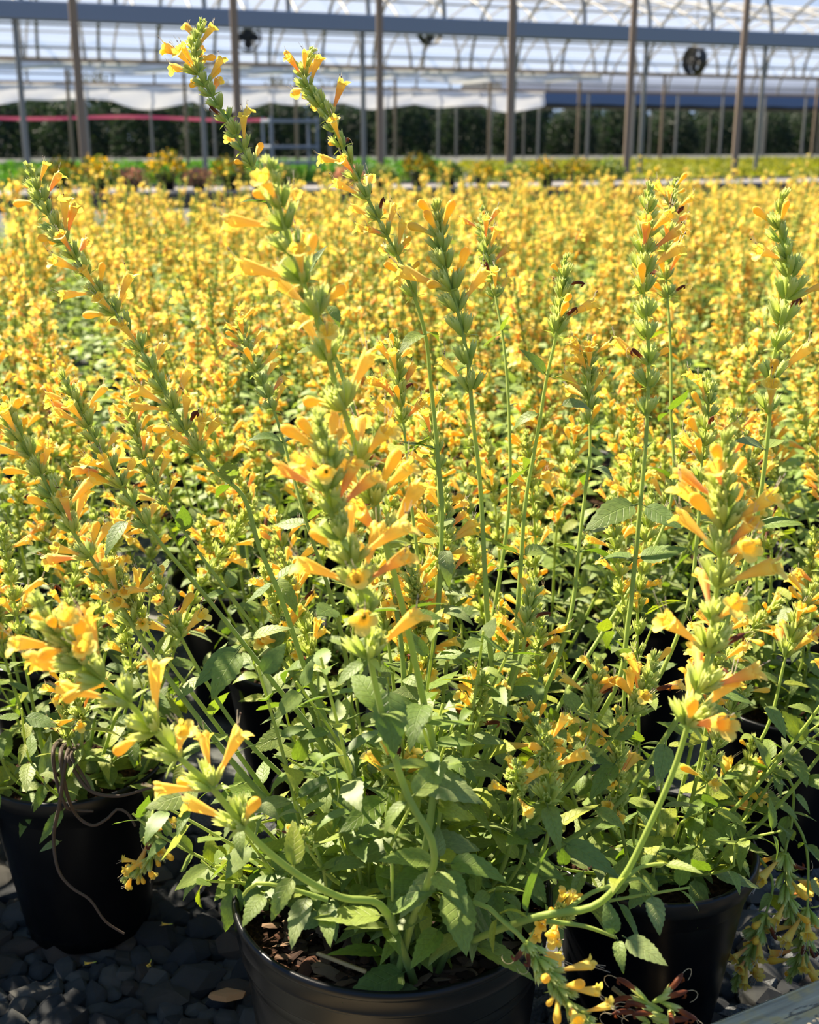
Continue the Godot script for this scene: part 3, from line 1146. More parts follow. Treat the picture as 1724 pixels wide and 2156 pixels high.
func build_bench() -> void:
	var d := 8.1
	var top := 0.43
	var b := thing("nursery_bench", "long low dark-edged nursery bench behind the flower field", "bench")
	b.rotation.y = deg_to_rad(ROW_TURN)
	var x0 := row_x(d) - 4.2
	var x1 := row_x(d) + 5.2
	var z := row_z(d)
	var s := Shape.new()
	box(s, Transform3D(Basis(), Vector3((x0 + x1) / 2, top - 0.02, z)), Vector3(x1 - x0, 0.035, 1.2), Color.WHITE, 0.005)
	part(b, "bench_top", s.mesh(mat.bench_top))
	for sz: float in [-0.62, 0.62]:
		s = Shape.new()
		box(s, Transform3D(Basis(), Vector3((x0 + x1) / 2, top - 0.03, z + sz)), Vector3(x1 - x0, 0.09, 0.035), Color.WHITE, 0.006)
		part(b, "edge_board", s.mesh(mat.bench))
	s = Shape.new()
	box(s, Transform3D(Basis(), Vector3(0, (top - 0.04) / 2, 0)), Vector3(0.09, top - 0.04, 0.09), Color.WHITE, 0.006)
	var lm := s.mesh(mat.bench)
	var x := x0 + 0.1
	while x < x1:
		part(b, "leg", lm, Transform3D(Basis(), Vector3(x, 0, z + 0.5)))
		part(b, "leg", lm, Transform3D(Basis(), Vector3(x, 0, z - 0.5)))
		x += 1.4
	# potted mums and other plants standing on it
	var yellow := []
	for q in 2:
		yellow.append(dome_leaves(60 + q, Vector3(0.13, 0.19, 0.13), 900, 0.028, rgb(72, 92, 30), rgb(96, 112, 36), rgb(226, 176, 20), 0.45).mesh(mat.plant))
	var pink := dome_leaves(66, Vector3(0.13, 0.13, 0.13), 800, 0.032, rgb(150, 120, 84), rgb(186, 140, 110), rgb(220, 150, 130), 0.35).mesh(mat.plant)
	var green := dome_leaves(67, Vector3(0.12, 0.15, 0.12), 800, 0.032, rgb(104, 122, 50), rgb(132, 150, 66), rgb(150, 160, 80), 0.2).mesh(mat.plant)
	var basis := Basis(Vector3.UP, deg_to_rad(ROW_TURN))
	# px along the bench, kind, size
	for q: Array in [[66, "g", 0.75], [133, "y", 0.85], [208, "y", 0.9], [276, "p", 0.75], [350, "y", 1.0], [418, "p", 0.72], [484, "y", 0.88], [545, "g", 0.7], [600, "g", 0.7], [735, "p", 0.75], [805, "g", 0.75], [882, "y", 0.95], [945, "g", 0.8], [1015, "y", 0.7], [1085, "g", 0.8], [1150, "y", 0.8], [1215, "y", 0.75], [1280, "g", 0.9]]:
		var dir := view.basis * Vector3((q[0] - 862.0) / F, (1078.0 - 370.0) / F, -1.0)
		var n := basis.z
		var t := (n.dot(Vector3(0, 0, 0)) + z + rng.randf_range(-0.25, 0.25)) / n.dot(dir)
		var at := Vector3(dir.x * t, top, dir.z * t)
		var kind: String = q[1]
		var o := thing({"y": "potted_mum", "p": "potted_coleus", "g": "potted_herb"}[kind], {"y": "rounded potted plant with yellow flowers on the long bench", "p": "dusty pink leafy potted plant on the long bench", "g": "green leafy potted plant on the long bench"}[kind], "potted plant", at, "potted plants on the long bench")
		o.scale = Vector3.ONE * q[2]
		o.rotation.y = rng.randf() * TAU
		part(o, "pot", lib.pot, Transform3D(Basis.from_scale(Vector3(0.8, 0.55, 0.8)), Vector3.ZERO))
		part(o, "foliage", {"y": yellow[rng.randi() % 2], "p": pink, "g": green}[kind], Transform3D(Basis(), Vector3(0, 0.05, 0)))


# ---------------------------------------------------------------- the flower field

const ROW_A := Vector3(0.259, 0, 0.0495)          # along the front row of pots
const ROW_B := Vector3(0.0495, 0, -0.259)         # to the next row back
const LEFT_POT := Vector3(-0.311, 0, -0.983)

func random_path(base: Vector3, tip: Vector3, bow: float) -> PackedVector3Array:
	var side := Vector3(rng.randf_range(-1, 1), 0, rng.randf_range(-1, 1)) * bow
	var out := (tip - base) * Vector3(1, 0, 1)
	return smooth_path(PackedVector3Array([base, base.lerp(tip, 0.3) + out * 0.10 + side * 0.4, base.lerp(tip, 0.65) + out * 0.05 + side, tip]), 0.02)


func far_plant_meshes() -> void:
	lib.far_shape = []
	for q in 12:
		var h := rng.randf_range(0.26, 0.37)
		var tip := Vector3(rng.randf_range(0.0, 0.05), h, 0)
		lib.far_shape.append(far_stem(random_path(Vector3.ZERO, tip, 0.02), h * rng.randf_range(0.5, 0.68), {"leaf_gap": 0.03, "leaf_len": 0.036, "gap": 0.021, "bloom": 0.19, "old": 0.04, "scale": 0.84}))
	lib.far = lib.far_shape.map(func(e: Shape) -> Mesh: return e.mesh(mat.plant))
	lib.far_leaves = []
	for q in 4:
		var s := Shape.new()
		for i in 190:
			var a := rng.randf() * TAU
			var r := sqrt(rng.randf()) * 0.135
			var at := Vector3(cos(a) * r, rng.randf_range(0.0, 0.23) * (1.0 - r * 2.5), sin(a) * r)
			var dir := Vector3(cos(a) + rng.randf_range(-0.8, 0.8), rng.randf_range(-0.3, 0.6), sin(a) + rng.randf_range(-0.8, 0.8))
			s.put(lib.low_leaf[i % 2], Transform3D(look_basis(dir, Vector3.UP + Vector3(rng.randf_range(-0.6, 0.6), 0, rng.randf_range(-0.6, 0.6))).scaled_local(Vector3.ONE * rng.randf_range(0.025, 0.045)), at), Color.WHITE.lerp(Color(0.7, 0.8, 0.72), rng.randf()))
		lib.far_leaves.append(s.mesh(mat.plant))
	lib.far_tops = []
	for q in 8:
		var s := Shape.new()
		for e: Array in spike_places():
			s.put(lib.far_shape[e[0]], e[1])
		lib.far_tops.append(s.mesh(mat.plant))


func spike_places() -> Array:
	var out := []
	var n := rng.randi_range(15, 19)
	for q in n:
		var a := TAU * (q + rng.randf_range(-0.3, 0.3)) / n * 2.4
		var lean := rng.randf_range(0.0, 0.38)
		var b := Basis(Vector3(sin(a), 0, -cos(a)), -lean) * Basis(Vector3.UP, rng.randf() * TAU)
		var k := rng.randf_range(0.6, 0.98) if rng.randf() < 0.88 else rng.randf_range(1.0, 1.4)
		out.append([rng.randi() % lib.far_shape.size(), Transform3D(b.scaled_local(Vector3(1, k, 1)), Vector3(cos(a), 0, sin(a)) * rng.randf_range(0.01, 0.055) + Vector3(0, 0.155, 0))])
	return out


func far_plant(at: Vector3, label: String, group: String) -> Node3D:
	var o := thing("potted_hyssop", label, "potted plant", at, group)
	part(o, "pot", lib.pot)
	part(o, "potting_soil", lib.soil)
	var turn := Basis(Vector3.UP, rng.randf() * TAU)
	var f := part(o, "foliage", lib.far_leaves[rng.randi() % 4], Transform3D(turn, Vector3(0, 0.155, 0)))
	f.set_meta("kind", "stuff")
	if -at.z > 2.7:                                # too small to show single spikes
		var t := part(o, "flower_spikes", lib.far_tops[rng.randi() % 8], Transform3D(turn.scaled_local(Vector3(1, rng.randf_range(0.92, 1.1), 1)), Vector3.ZERO))
		t.set_meta("kind", "stuff")
	else:
		for e: Array in spike_places():
			part(o, "flower_spike", lib.far[e[0]], e[1])
	return o


func in_view(at: Vector3, margin: float) -> bool:
	var q := view.affine_inverse() * at
	return q.z < -0.3 and absf(q.x) < -q.z * 862.0 / F + margin


func build_field() -> void:
	far_plant_meshes()
	var n := 0
	for j in range(0, 33):
		for i in range(-16, 20):
			if j == 0 and i in [0, 1, 2] or j == 1 and i in [0, 1, 2]:
				continue
			if j < 4 and i in [-1, 3] and j == 0:
				continue
			var at := LEFT_POT + ROW_A * (i + 0.5 * (j % 2)) + ROW_B * j * 0.92 + Vector3(rng.randf_range(-0.035, 0.035), 0, rng.randf_range(-0.035, 0.035))
			var along := at.dot(Vector3(sin(deg_to_rad(ROW_TURN)), 0, cos(deg_to_rad(ROW_TURN))))
			if along < row_z(8.1) + 1.0 or not in_view(at + Vector3(0, 0.3, 0), 0.16):
				continue
			if j <= 2:
				continue
			var last := along < row_z(8.1) + 1.55
			far_plant(at, "yellow hyssop in black pot in the last rows beside the long bench" if last else "yellow-flowered hyssop in black pot in the middle of the dense field block", "yellow hyssop plants beside the bench" if last else "yellow hyssop plants in the field block")
			n += 1
	print("field plants ", n)


# plants of the first rows, near enough to show every flower and leaf
func near_plant(label: String, at: Vector3, stems: int, tall: float, spread: float, called := "potted_hyssop", group := "yellow hyssop plants in the field block") -> Node3D:
	var o := thing(called, label, "potted plant", at, group)
	part(o, "pot", lib.pot)
	part(o, "potting_soil", lib.soil)
	for q in stems:
		var a := TAU * q / stems * 2.39 + rng.randf_range(-0.3, 0.3)
		var base := Vector3(cos(a), 0, sin(a)) * rng.randf_range(0.008, 0.045) + Vector3(0, 0.153, 0)
		var h := tall * rng.randf_range(0.62, 1.08)
		var tip := base + Vector3(cos(a), 0, sin(a)) * spread * rng.randf_range(0.1, 1.0) + Vector3(0, h, 0)
		add_stem(o, random_path(base, tip, 0.025), 0.0019, 0.0009, h * rng.randf_range(0.38, 0.55), {"leaf_gap": 0.034, "leaf_len": 0.037, "gap": 0.022, "leaf_miss": 0.05, "joined": true, "scale": 0.8, "bloom": 0.72})
	for q in 16:
		var a := TAU * q / 16.0 * 2.4 + rng.randf_range(-0.3, 0.3)
		var base := Vector3(cos(a), 0, sin(a)) * rng.randf_range(0.01, 0.05) + Vector3(0, 0.153, 0)
		var tip := base + Vector3(cos(a), 0, sin(a)) * rng.randf_range(0.04, 0.12) + Vector3(0, rng.randf_range(0.03, 0.2), 0)
		add_stem(o, random_path(base, tip, 0.02), 0.0016, 0.0008, 0.0, {"leaf_gap": 0.024, "leaf_len": 0.038, "leaf_miss": 0.0})
	return o


func build_near_plants() -> void:
	var protos := []
	for j in range(0, 3):
		for i in range(-4, 8):
			if j == 0 and i < -2:
				continue
			var label := "yellow hyssop in black pot in the first rows behind the large front pot"
			var group := "yellow hyssop plants in the first rows"
			if j == 0 and i == 1:
				label = "yellow hyssop in small black pot directly behind the large front pot"
			elif j == 0 and i == 3:
				label = "yellow hyssop drooping over the timber edge beside the right-hand pot"
			elif j == 0:
				label = "yellow hyssop in black pot beside the pot with dead brown runners"
			var at := LEFT_POT + ROW_A * (i + 0.5 * (j % 2)) + ROW_B * j * 0.92 + Vector3(rng.randf_range(-0.015, 0.015), 0, rng.randf_range(-0.015, 0.015))
			if not (in_view(at + Vector3(0, 0.3, 0), 0.15) or j < 2 and i in [-1, -2]):
				continue
			if j == 0 and i in [0, 2]:
				continue
			if j == 0 and i == 3:
				at += Vector3(0.06, 0, -0.07)
			if protos.size() < 5:
				protos.append(near_plant(label, at, 12, 0.31, 0.13, "potted_hyssop", group))
			else:
				var src: Node3D = protos[rng.randi() % protos.size()]
				var c: Node3D = src.duplicate()
				c.name = numbered("potted_hyssop")
				add_child(c)
				c.position = at
				c.rotation.y = rng.randf() * TAU
				tag(c, label, "potted plant", group)
	# the left pot, with dead brown runners hanging over its rim
	var l := near_plant("hyssop in black pot with dead brown runners hanging over its rim, on the gravel", LEFT_POT, 12, 0.25, 0.16, "potted_hyssop", "")
	var inv := l.transform.affine_inverse()
	for q: Array in [[[140, 1590], [126, 1690], [113, 1760], [122, 1830], [150, 1868], [190, 1895], [222, 1940], [262, 1966]], [[128, 1585], [138, 1660], [160, 1715], [195, 1738], [228, 1722], [246, 1704], [268, 1712], [285, 1740]], [[142, 1592], [168, 1640], [196, 1668], [250, 1676], [312, 1660], [350, 1650]], [[150, 1590], [170, 1625], [190, 1660]], [[112, 1580], [118, 1640], [135, 1690], [150, 1705], [196, 1708]]]:
		var pts := PackedVector3Array()
		for i in q.size():
			var e: Array = q[i]
			pts.append(inv * P(e[0], e[1], 0.965 if e[1] < 1700 else 0.985))
		pts.insert(0, inv * P(q[0][0] + 15, q[0][1] - 20, 1.03))
		var s := Shape.new()
		var path := smooth_path(pts, 0.006)
		var rad := PackedFloat32Array()
		for i in path.size():
			rad.append(lerpf(0.0022, 0.0010, float(i) / path.size()))
		tube(s, path, rad, 6, PackedColorArray([rgb(136, 112, 84), rgb(112, 90, 68), rgb(96, 78, 62)]))
		part(l, "dead_runner", s.mesh(mat.plant))
	add_stem(l, smooth_path(PackedVector3Array([inv * P(330, 1660, 1.06), inv * P(318, 1740, 1.0), inv * P(325, 1790, 0.98), inv * P(300, 1822, 0.98), inv * P(262, 1850, 0.98)]), 0.01), 0.0014, 0.0009, 0.055, {"bloom": 0.8, "gap": 0.012, "scale": 0.8, "leaf_gap": 0.03, "leaf_len": 0.03})
	for q: Array in [[138, 1700, 78, 1778, 1.0], [130, 1770, 80, 1790, 1.0], [310, 1720, 300, 1800, 1.0], [330, 1790, 360, 1800, 1.0]]:
		placed_leaf(l, q, 0.5)
	# the right pot, seen behind the front pot
	var r0 := Vector3(0.197, 0, -0.842)
	var r := near_plant("hyssop in black pot standing close behind the large front pot, beside the timber edge", r0, 11, 0.28, 0.15, "potted_hyssop", "")
	inv = r.transform.affine_inverse()
	for q: Array in [[[1440, 1700], [1500, 1690], [1560, 1650], [1580, 1600], [1582, 1555]], [[1450, 1690], [1600, 1560], [1655, 1380], [1690, 1280], [1712, 1235]], [[1460, 1690], [1560, 1620], [1660, 1640], [1668, 1720], [1652, 1800], [1655, 1860], [1672, 1960]], [[1470, 1700], [1570, 1780], [1625, 1850], [1610, 1930], [1575, 2010], [1545, 2080]], [[1480, 1690], [1600, 1660], [1690, 1760], [1700, 1900], [1690, 2000], [1660, 2060]]]:
		var pts := PackedVector3Array()
		for e: Array in q:
			pts.append(inv * P(e[0], e[1], 0.98))
		add_stem(r, smooth_path(pts, 0.012), 0.0017, 0.0009, 0.075, {"gap": 0.02, "leaf_gap": 0.03, "leaf_len": 0.032})


func placed_leaf(plant: Node3D, q: Array, up_turn: float, variant := -1, tone := -1) -> void:
	# base and tip pixels and the depth; the blade leans so that its upper face looks up and a little towards the open side
	var inv := plant.transform.affine_inverse()
	var a := inv * P(q[0], q[1], q[4])
	var b := inv * P(q[2], q[3], q[4] - (q[5] if q.size() > 5 else 0.01))
	var up := Vector3(rng.randf_range(-0.3, 0.3), 1.0, up_turn)
	part(plant, "leaf", lib.leaf[variant if variant >= 0 else rng.randi_range(0, 4)], Transform3D(look_basis(b - a, up).scaled_local(Vector3.ONE * a.distance_to(b)), a), mat.leaves[tone if tone >= 0 else rng.randi() % 5])
	leaf_total["leaf"] = leaf_total.get("leaf", 0) + 1


func build_front_plant() -> void:
	leaf_total = {}
	var at := Vector3(-0.012, 0, -0.724)
	var o := thing("potted_hyssop", "tall yellow hyssop in the large ribbed black pot with bark mulch", "potted plant", at)
	# the pot: rolled rim, a stepped band below it, then the tapering wall
	var s := Shape.new()
	lathe(s, [Vector2(0.002, 0.006), Vector2(0.086, 0.006), Vector2(0.1075, 0.205), Vector2(0.1085, 0.213), Vector2(0.1105, 0.2155), Vector2(0.1130, 0.2140), Vector2(0.1136, 0.2110), Vector2(0.1125, 0.2085), Vector2(0.1112, 0.2070), Vector2(0.1112, 0.2000), Vector2(0.1124, 0.1985), Vector2(0.1124, 0.1965), Vector2(0.1106, 0.1945), Vector2(0.1100, 0.1810), Vector2(0.1092, 0.1790), Vector2(0.1070, 0.1780), Vector2(0.1062, 0.1700), Vector2(0.1068, 0.1690), Vector2(0.1064, 0.1670), Vector2(0.1054, 0.1660), Vector2(0.0925, 0.022), Vector2(0.0900, 0.0), Vector2(0.002, 0.0)], 96)
	part(o, "pot", s.mesh(mat.pot))
	s = Shape.new()
	var prof := []
	for k in 9:
		prof.append(Vector2(lerpf(0.107, 0.001, k / 8.0), 0.191))
	lathe(s, prof, 40)
	var nz := FastNoiseLite.new()
	nz.frequency = 40.0
	for k in s.v.size():
		s.v[k].y += 0.006 * nz.get_noise_2d(s.v[k].x, s.v[k].z)
	var soil := part(o, "bark_mulch", s.mesh(mat.soil))
	var chips := []
	for k in 6:
		var c := stone_shape(800 + k, rng.randf_range(1.6, 3.4), 0.28)
		chips.append(c.mesh(null, true))
	for k in 170:
		var a := rng.randf_range(0.0, PI * 1.1)
		var sz := rng.randf_range(0.0025, 0.0065)
		var r := (0.104 - sz * 3.4) * sqrt(rng.randf_range(0.2, 1.0))
		part(soil, "bark_chip", chips[k % 6], Transform3D(Basis.from_euler(Vector3(rng.randf_range(-0.5, 0.5), rng.randf() * TAU, rng.randf_range(-0.4, 0.4))).scaled_local(Vector3.ONE * sz), Vector3(cos(a) * r, 0.192 + rng.randf_range(0.0, 0.004), sin(a) * r)), mat.bark[rng.randi() % mat.bark.size()])
	var inv := o.transform.affine_inverse()
	var straw := rod(inv * P(668, 2008, 0.775), inv * P(770, 2046, 0.755), 0.0016, 5)
	part(soil, "straw", straw.mesh(std("straw", srgb(176, 146, 100), 0.9, 0.2)))
	# the flower stems, traced: tip first, with the depth at the tip, then down to where the stem is lost among the others
	var soil_y := 0.190
	var list := [
		# tip depth, low depth, spike length, thickness, points
		[0.86, 0.84, 0.125, 1.0, {"scale": 0.7}, [[425, 48], [408, 130], [455, 215], [500, 290], [545, 385], [640, 600], [716, 780], [770, 960], [830, 1250], [850, 1480]]],
		[0.84, 0.84, 0.200, 1.0, {"scale": 0.74}, [[657, 105], [640, 165], [690, 245], [735, 340], [790, 450], [850, 570], [892, 690], [908, 820], [925, 1000], [930, 1085], [920, 1300], [880, 1560]]],
		[0.82, 0.84, 0.240, 1.0, {"old": 0.22, "scale": 0.84}, [[60, 348], [100, 450], [170, 560], [250, 670], [312, 762], [380, 890], [440, 980], [512, 1045], [545, 1150], [592, 1260], [650, 1430], [740, 1650]]],
		[0.60, 0.72, 0.235, 1.15, {"old": 0.02, "gap": 0.026}, [[568, 345], [600, 480], [640, 600], [676, 700], [704, 800], [735, 900], [768, 1000], [795, 1090], [830, 1210], [862, 1340], [890, 1470], [915, 1600], [900, 1760]]],
		[0.58, 0.68, 0.155, 1.1, {"old": 0.0, "bloom": 1.0}, [[668, 878], [690, 960], [692, 1060], [735, 1170], [762, 1260], [772, 1340], [790, 1440], [820, 1560], [860, 1680], [915, 1800]]],
		[0.80, 0.84, 0.145, 1.1, {}, [[918, 430], [936, 560], [962, 650], [985, 760], [995, 880], [1010, 1010], [1018, 1150], [1026, 1300], [1036, 1420], [1040, 1560]]],
		[0.98, 0.92, 0.09, 0.9, {"scale": 0.75}, [[1015, 440], [1022, 520], [1042, 620], [1062, 740], [1072, 900], [1068, 1100]]],
		[0.86, 0.86, 0.065, 1.0, {"old": 0.5, "gap": 0.016, "scale": 0.85}, [[1190, 540], [1184, 620], [1172, 700], [1150, 800], [1132, 910], [1106, 1060], [1092, 1250], [1076, 1430], [1000, 1640]]],
		[0.82, 0.84, 0.160, 1.0, {"bloom": 0.45, "old": 0.05, "scale": 0.95}, [[1368, 392], [1360, 480], [1354, 600], [1364, 720], [1364, 820], [1360, 920], [1348, 1060], [1336, 1190], [1322, 1310], [1290, 1460], [1130, 1700]]],
		[1.05, 1.0, 0.12, 0.9, {"scale": 0.8}, [[1420, 380], [1410, 460], [1402, 570], [1410, 700], [1412, 850], [1400, 1100]]],
		[0.78, 0.84, 0.150, 1.0, {"old": 0.04}, [[1650, 408], [1640, 480], [1662, 590], [1640, 700], [1624, 790], [1618, 900], [1598, 1060], [1565, 1200], [1480, 1420], [1300, 1690]]],
		[0.62, 0.70, 0.185, 1.1, {"old": 0.04}, [[1532, 915], [1520, 1000], [1526, 1080], [1514, 1190], [1500, 1310], [1482, 1420], [1450, 1520], [1415, 1630], [1362, 1750], [1310, 1850], [1245, 1910], [1130, 1930]]],
		[1.0, 0.94, 0.10, 0.9, {"scale": 0.72}, [[502, 662], [522, 740], [562, 830], [590, 905], [616, 1000], [642, 1090], [720, 1340]]],
		[0.84, 0.84, 0.13, 1.0, {"scale": 0.82}, [[130, 790], [170, 870], [212, 950], [272, 1050], [335, 1140], [420, 1240], [505, 1345], [570, 1430], [690, 1590]]],
		[0.98, 0.92, 0.11, 0.9, {"scale": 0.75}, [[268, 828], [290, 930], [322, 1010], [372, 1095], [430, 1180], [520, 1300], [640, 1460]]],
		[0.80, 0.82, 0.185, 1.0, {"old": 0.08, "scale": 0.95}, [[-8, 830], [40, 920], [82, 990], [114, 1050], [160, 1130], [212, 1205], [270, 1300], [332, 1395], [400, 1490], [520, 1640], [660, 1780]]],
		[0.59, 0.70, 0.195, 1.15, {"old": 0.04, "gap": 0.024}, [[78, 1262], [150, 1370], [228, 1440], [300, 1510], [372, 1590], [440, 1652], [500, 1725], [560, 1790], [640, 1850], [720, 1890], [800, 1905]]],
		[0.66, 0.72, 0.065, 1.0, {"gap": 0.017, "scale": 0.85}, [[1255, 2180], [1212, 2130], [1160, 2060], [1112, 1990], [1060, 1940], [1000, 1900]]],
		[0.74, 0.80, 0.065, 0.9, {"scale": 0.9}, [[1150, 1530], [1150, 1600], [1154, 1680], [1148, 1780], [1080, 1880]]],
		[0.95, 0.90, 0.085, 0.9, {"scale": 0.78}, [[1240, 715], [1240, 800], [1242, 950], [1234, 1020], [1218, 1150], [1202, 1290], [1150, 1450]]],
		[0.90, 0.88, 0.09, 0.9, {"scale": 0.85}, [[1492, 790], [1490, 880], [1478, 960], [1470, 1100], [1440, 1300], [1330, 1520]]],
		[0.82, 0.82, 0.05, 0.9, {"scale": 0.9}, [[1125, 1225], [1112, 1300], [1098, 1380], [1060, 1500], [1000, 1680]]],
		[0.80, 0.82, 0.045, 0.9, {"scale": 0.9}, [[1260, 1390], [1252, 1450], [1240, 1540], [1200, 1640], [1100, 1760]]],
		[0.78, 0.82, 0.05, 0.9, {"scale": 0.95}, [[1380, 1380], [1362, 1440], [1330, 1500], [1250, 1600], [1120, 1740]]],
		[0.80, 0.84, 0.06, 0.9, {"scale": 0.85}, [[330, 1200], [340, 1260], [380, 1340], [430, 1430], [520, 1560], [680, 1720]]],
		[0.80, 0.84, 0.06, 0.9, {"scale": 0.85}, [[235, 1180], [262, 1240], [300, 1310], [360, 1400]]],
		[0.90, 0.88, 0.07, 0.9, {"scale": 0.8}, [[940, 1030], [936, 1100], [940, 1180], [950, 1300], [930, 1500]]],
		[0.88, 0.86, 0.07, 0.9, {"scale": 0.75}, [[830, 700], [835, 780], [850, 900], [866, 1060], [880, 1250]]],
		[0.92, 0.88, 0.075, 0.9, {"scale": 0.78}, [[895, 830], [905, 900], [920, 980], [924, 1120], [915, 1300]]],
		[0.76, 0.82, 0.05, 0.9, {"scale": 0.85}, [[1020, 1420], [1005, 1490], [985, 1560], [960, 1680]]],
		[0.74, 0.80, 0.035, 0.9, {"scale": 0.8}, [[820, 1590], [830, 1640], [838, 1700], [850, 1790]]],
		[0.72, 0.80, 0.04, 0.9, {"scale": 0.8}, [[620, 1745], [650, 1790], [700, 1850], [770, 1890]]],
		[0.73, 0.80, 0.04, 0.9, {"scale": 0.8}, [[1085, 1610], [1085, 1680], [1080, 1760], [1040, 1860]]],
		[0.72, 0.80, 0.04, 0.9, {"scale": 0.8}, [[1200, 1920], [1160, 1930], [1100, 1925], [1000, 1910]]],
		[0.86, 0.86, 0.06, 0.9, {"scale": 0.8}, [[780, 1180], [800, 1260], [815, 1340], [830, 1460]]],
	]
	for q: Array in list:
		var pts := PackedVector3Array()
		var px: Array = q[5]
		for i in range(px.size() - 1, -1, -1):
			pts.append(inv * P(px[i][0], px[i][1], lerpf(q[0], q[1], float(i) / (px.size() - 1))))
		var low := pts[0]
		var foot := Vector3(clampf(low.x * 0.4 + rng.randf_range(-0.02, 0.02), -0.065, 0.065), soil_y, clampf(low.z * 0.55 + rng.randf_range(-0.015, 0.015), -0.06, 0.075))
		if low.y > soil_y + 0.03:
			var mid := foot.lerp(low, 0.45)
			mid.y += (low.y - soil_y) * 0.05
			pts.insert(0, mid)
		pts.insert(0, foot)
		var opt: Dictionary = q[4]
		opt.merge({"leaf_gap": 0.066, "leaf_len": 0.04, "leaf_miss": 0.3, "scale": 1.08, "bloom": 0.86, "joined": q[0] > 0.89})
		add_stem(o, smooth_path(pts, 0.012), 0.0025 * q[3], 0.0010 * q[3], q[2], opt)
	# leafy shoots that make up the mound over the pot
	var rest := Shape.new()
	for q in 52:
		var a := rng.randf_range(0.0, TAU)
		var foot := Vector3(cos(a), 0, sin(a)) * rng.randf_range(0.005, 0.06) + Vector3(0, soil_y, 0)
		var r := rng.randf_range(0.05, 0.15) * (1.0 if sin(a) < 0.25 else 0.42)
		var tip := foot + Vector3(cos(a) * r, rng.randf_range(0.03, 0.2) * (1.25 - r * 4.0) + (0.04 if sin(a) > 0.25 else 0.0), sin(a) * r)
		add_stem(o, random_path(foot, tip, 0.02), 0.0017, 0.0009, 0.0, {"leaf_gap": 0.022, "leaf_len": 0.04, "leaf_miss": 0.05, "bare": 0.015}.merged({"rest": rest} if q % 13 > 0 else {}))
	part(o, "foliage", rest.mesh(mat.foliage)).set_meta("kind", "stuff")
	# leaves that can be told apart in the photograph: base, tip, depth, how much nearer the tip is
	for q: Array in [
		[815, 1440, 830, 1600, 0.66, 0.02], [815, 1680, 718, 1745, 0.74, 0.03], [880, 1640, 1010, 1668, 0.72, 0.03], [930, 1590, 1010, 1640, 0.78, 0.02],
		[925, 1815, 800, 1795, 0.72, 0.02], [925, 1812, 918, 1735, 0.72, 0.0], [935, 1818, 1075, 1822, 0.72, 0.02], [935, 1825, 985, 1920, 0.71, 0.03],
		[920, 1835, 845, 1920, 0.72, 0.03], [910, 1820, 800, 1915, 0.74, 0.03], [950, 1860, 985, 2010, 0.73, 0.04], [930, 1950, 865, 2030, 0.74, 0.03],
		[1370, 1880, 1395, 1965, 0.72, 0.02], [1310, 1840, 1275, 1880, 0.74, 0.02], [1295, 1975, 1275, 1890, 0.70, 0.0], [1300, 1975, 1310, 2040, 0.70, 0.02],
		[1310, 1970, 1408, 2030, 0.70, 0.02], [1395, 1820, 1480, 1832, 0.72, 0.02], [1345, 1820, 1380, 1800, 0.74, 0.01], [1180, 1770, 1310, 1835, 0.75, 0.02],
		[1150, 1690, 1180, 1780, 0.75, 0.03], [1140, 1640, 1085, 1600, 0.78, 0.0], [270, 1090, 212, 1165, 0.80, 0.02], [510, 1360, 400, 1440, 0.80, 0.02],
		[505, 1365, 440, 1460, 0.79, 0.03], [525, 1345, 610, 1310, 0.82, 0.01], [570, 1215, 640, 1280, 0.86, 0.02], [690, 640, 722, 680, 0.80, 0.01],
		[935, 1150, 945, 1230, 0.84, 0.02], [1345, 1060, 1230, 1095, 0.82, 0.02], [1352, 1062, 1438, 1110, 0.82, 0.02], [1480, 1480, 1570, 1540, 0.74, 0.02],
		[1610, 1480, 1662, 1550, 0.86, 0.02], [1600, 1400, 1500, 1390, 0.86, 0.0], [790, 1700, 745, 1800, 0.76, 0.03], [840, 1960, 800, 2030, 0.75, 0.02],
		[810, 1940, 845, 2010, 0.74, 0.03], [690, 1895, 690, 1985, 0.72, 0.03], [650, 1880, 605, 1990, 0.72, 0.03], [620, 1840, 560, 1940, 0.70, 0.02],
		[560, 1880, 505, 1940, 0.70, 0.02], [400, 1690, 370, 1760, 0.72, 0.02], [430, 1660, 300, 1700, 0.72, 0.01], [505, 1740, 500, 1800, 0.70, 0.02],
		[545, 1690, 590, 1720, 0.74, 0.01], [700, 1640, 640, 1680, 0.80, 0.01], [610, 1540, 520, 1580, 0.84, 0.01], [720, 1620, 700, 1560, 0.82, 0.0],
		[1040, 1870, 1050, 1960, 0.77, 0.02], [1060, 1900, 1110, 1960, 0.74, 0.02], [1000, 1900, 1040, 1985, 0.76, 0.02], [1110, 1840, 1150, 1900, 0.76, 0.02],
		[1230, 1830, 1200, 1900, 0.77, 0.02], [1250, 1700, 1320, 1740, 0.80, 0.02], [1300, 1600, 1240, 1680, 0.82, 0.02], [1400, 1560, 1390, 1650, 0.80, 0.03],
		[870, 1290, 935, 1300, 0.72, 0.0], [770, 1390, 700, 1440, 0.68, 0.01], [1175, 855, 1260, 840, 0.86, 0.0], [1140, 870, 1062, 890, 0.86, 0.0],
	]:
		placed_leaf(o, q, rng.randf_range(0.2, 0.9))
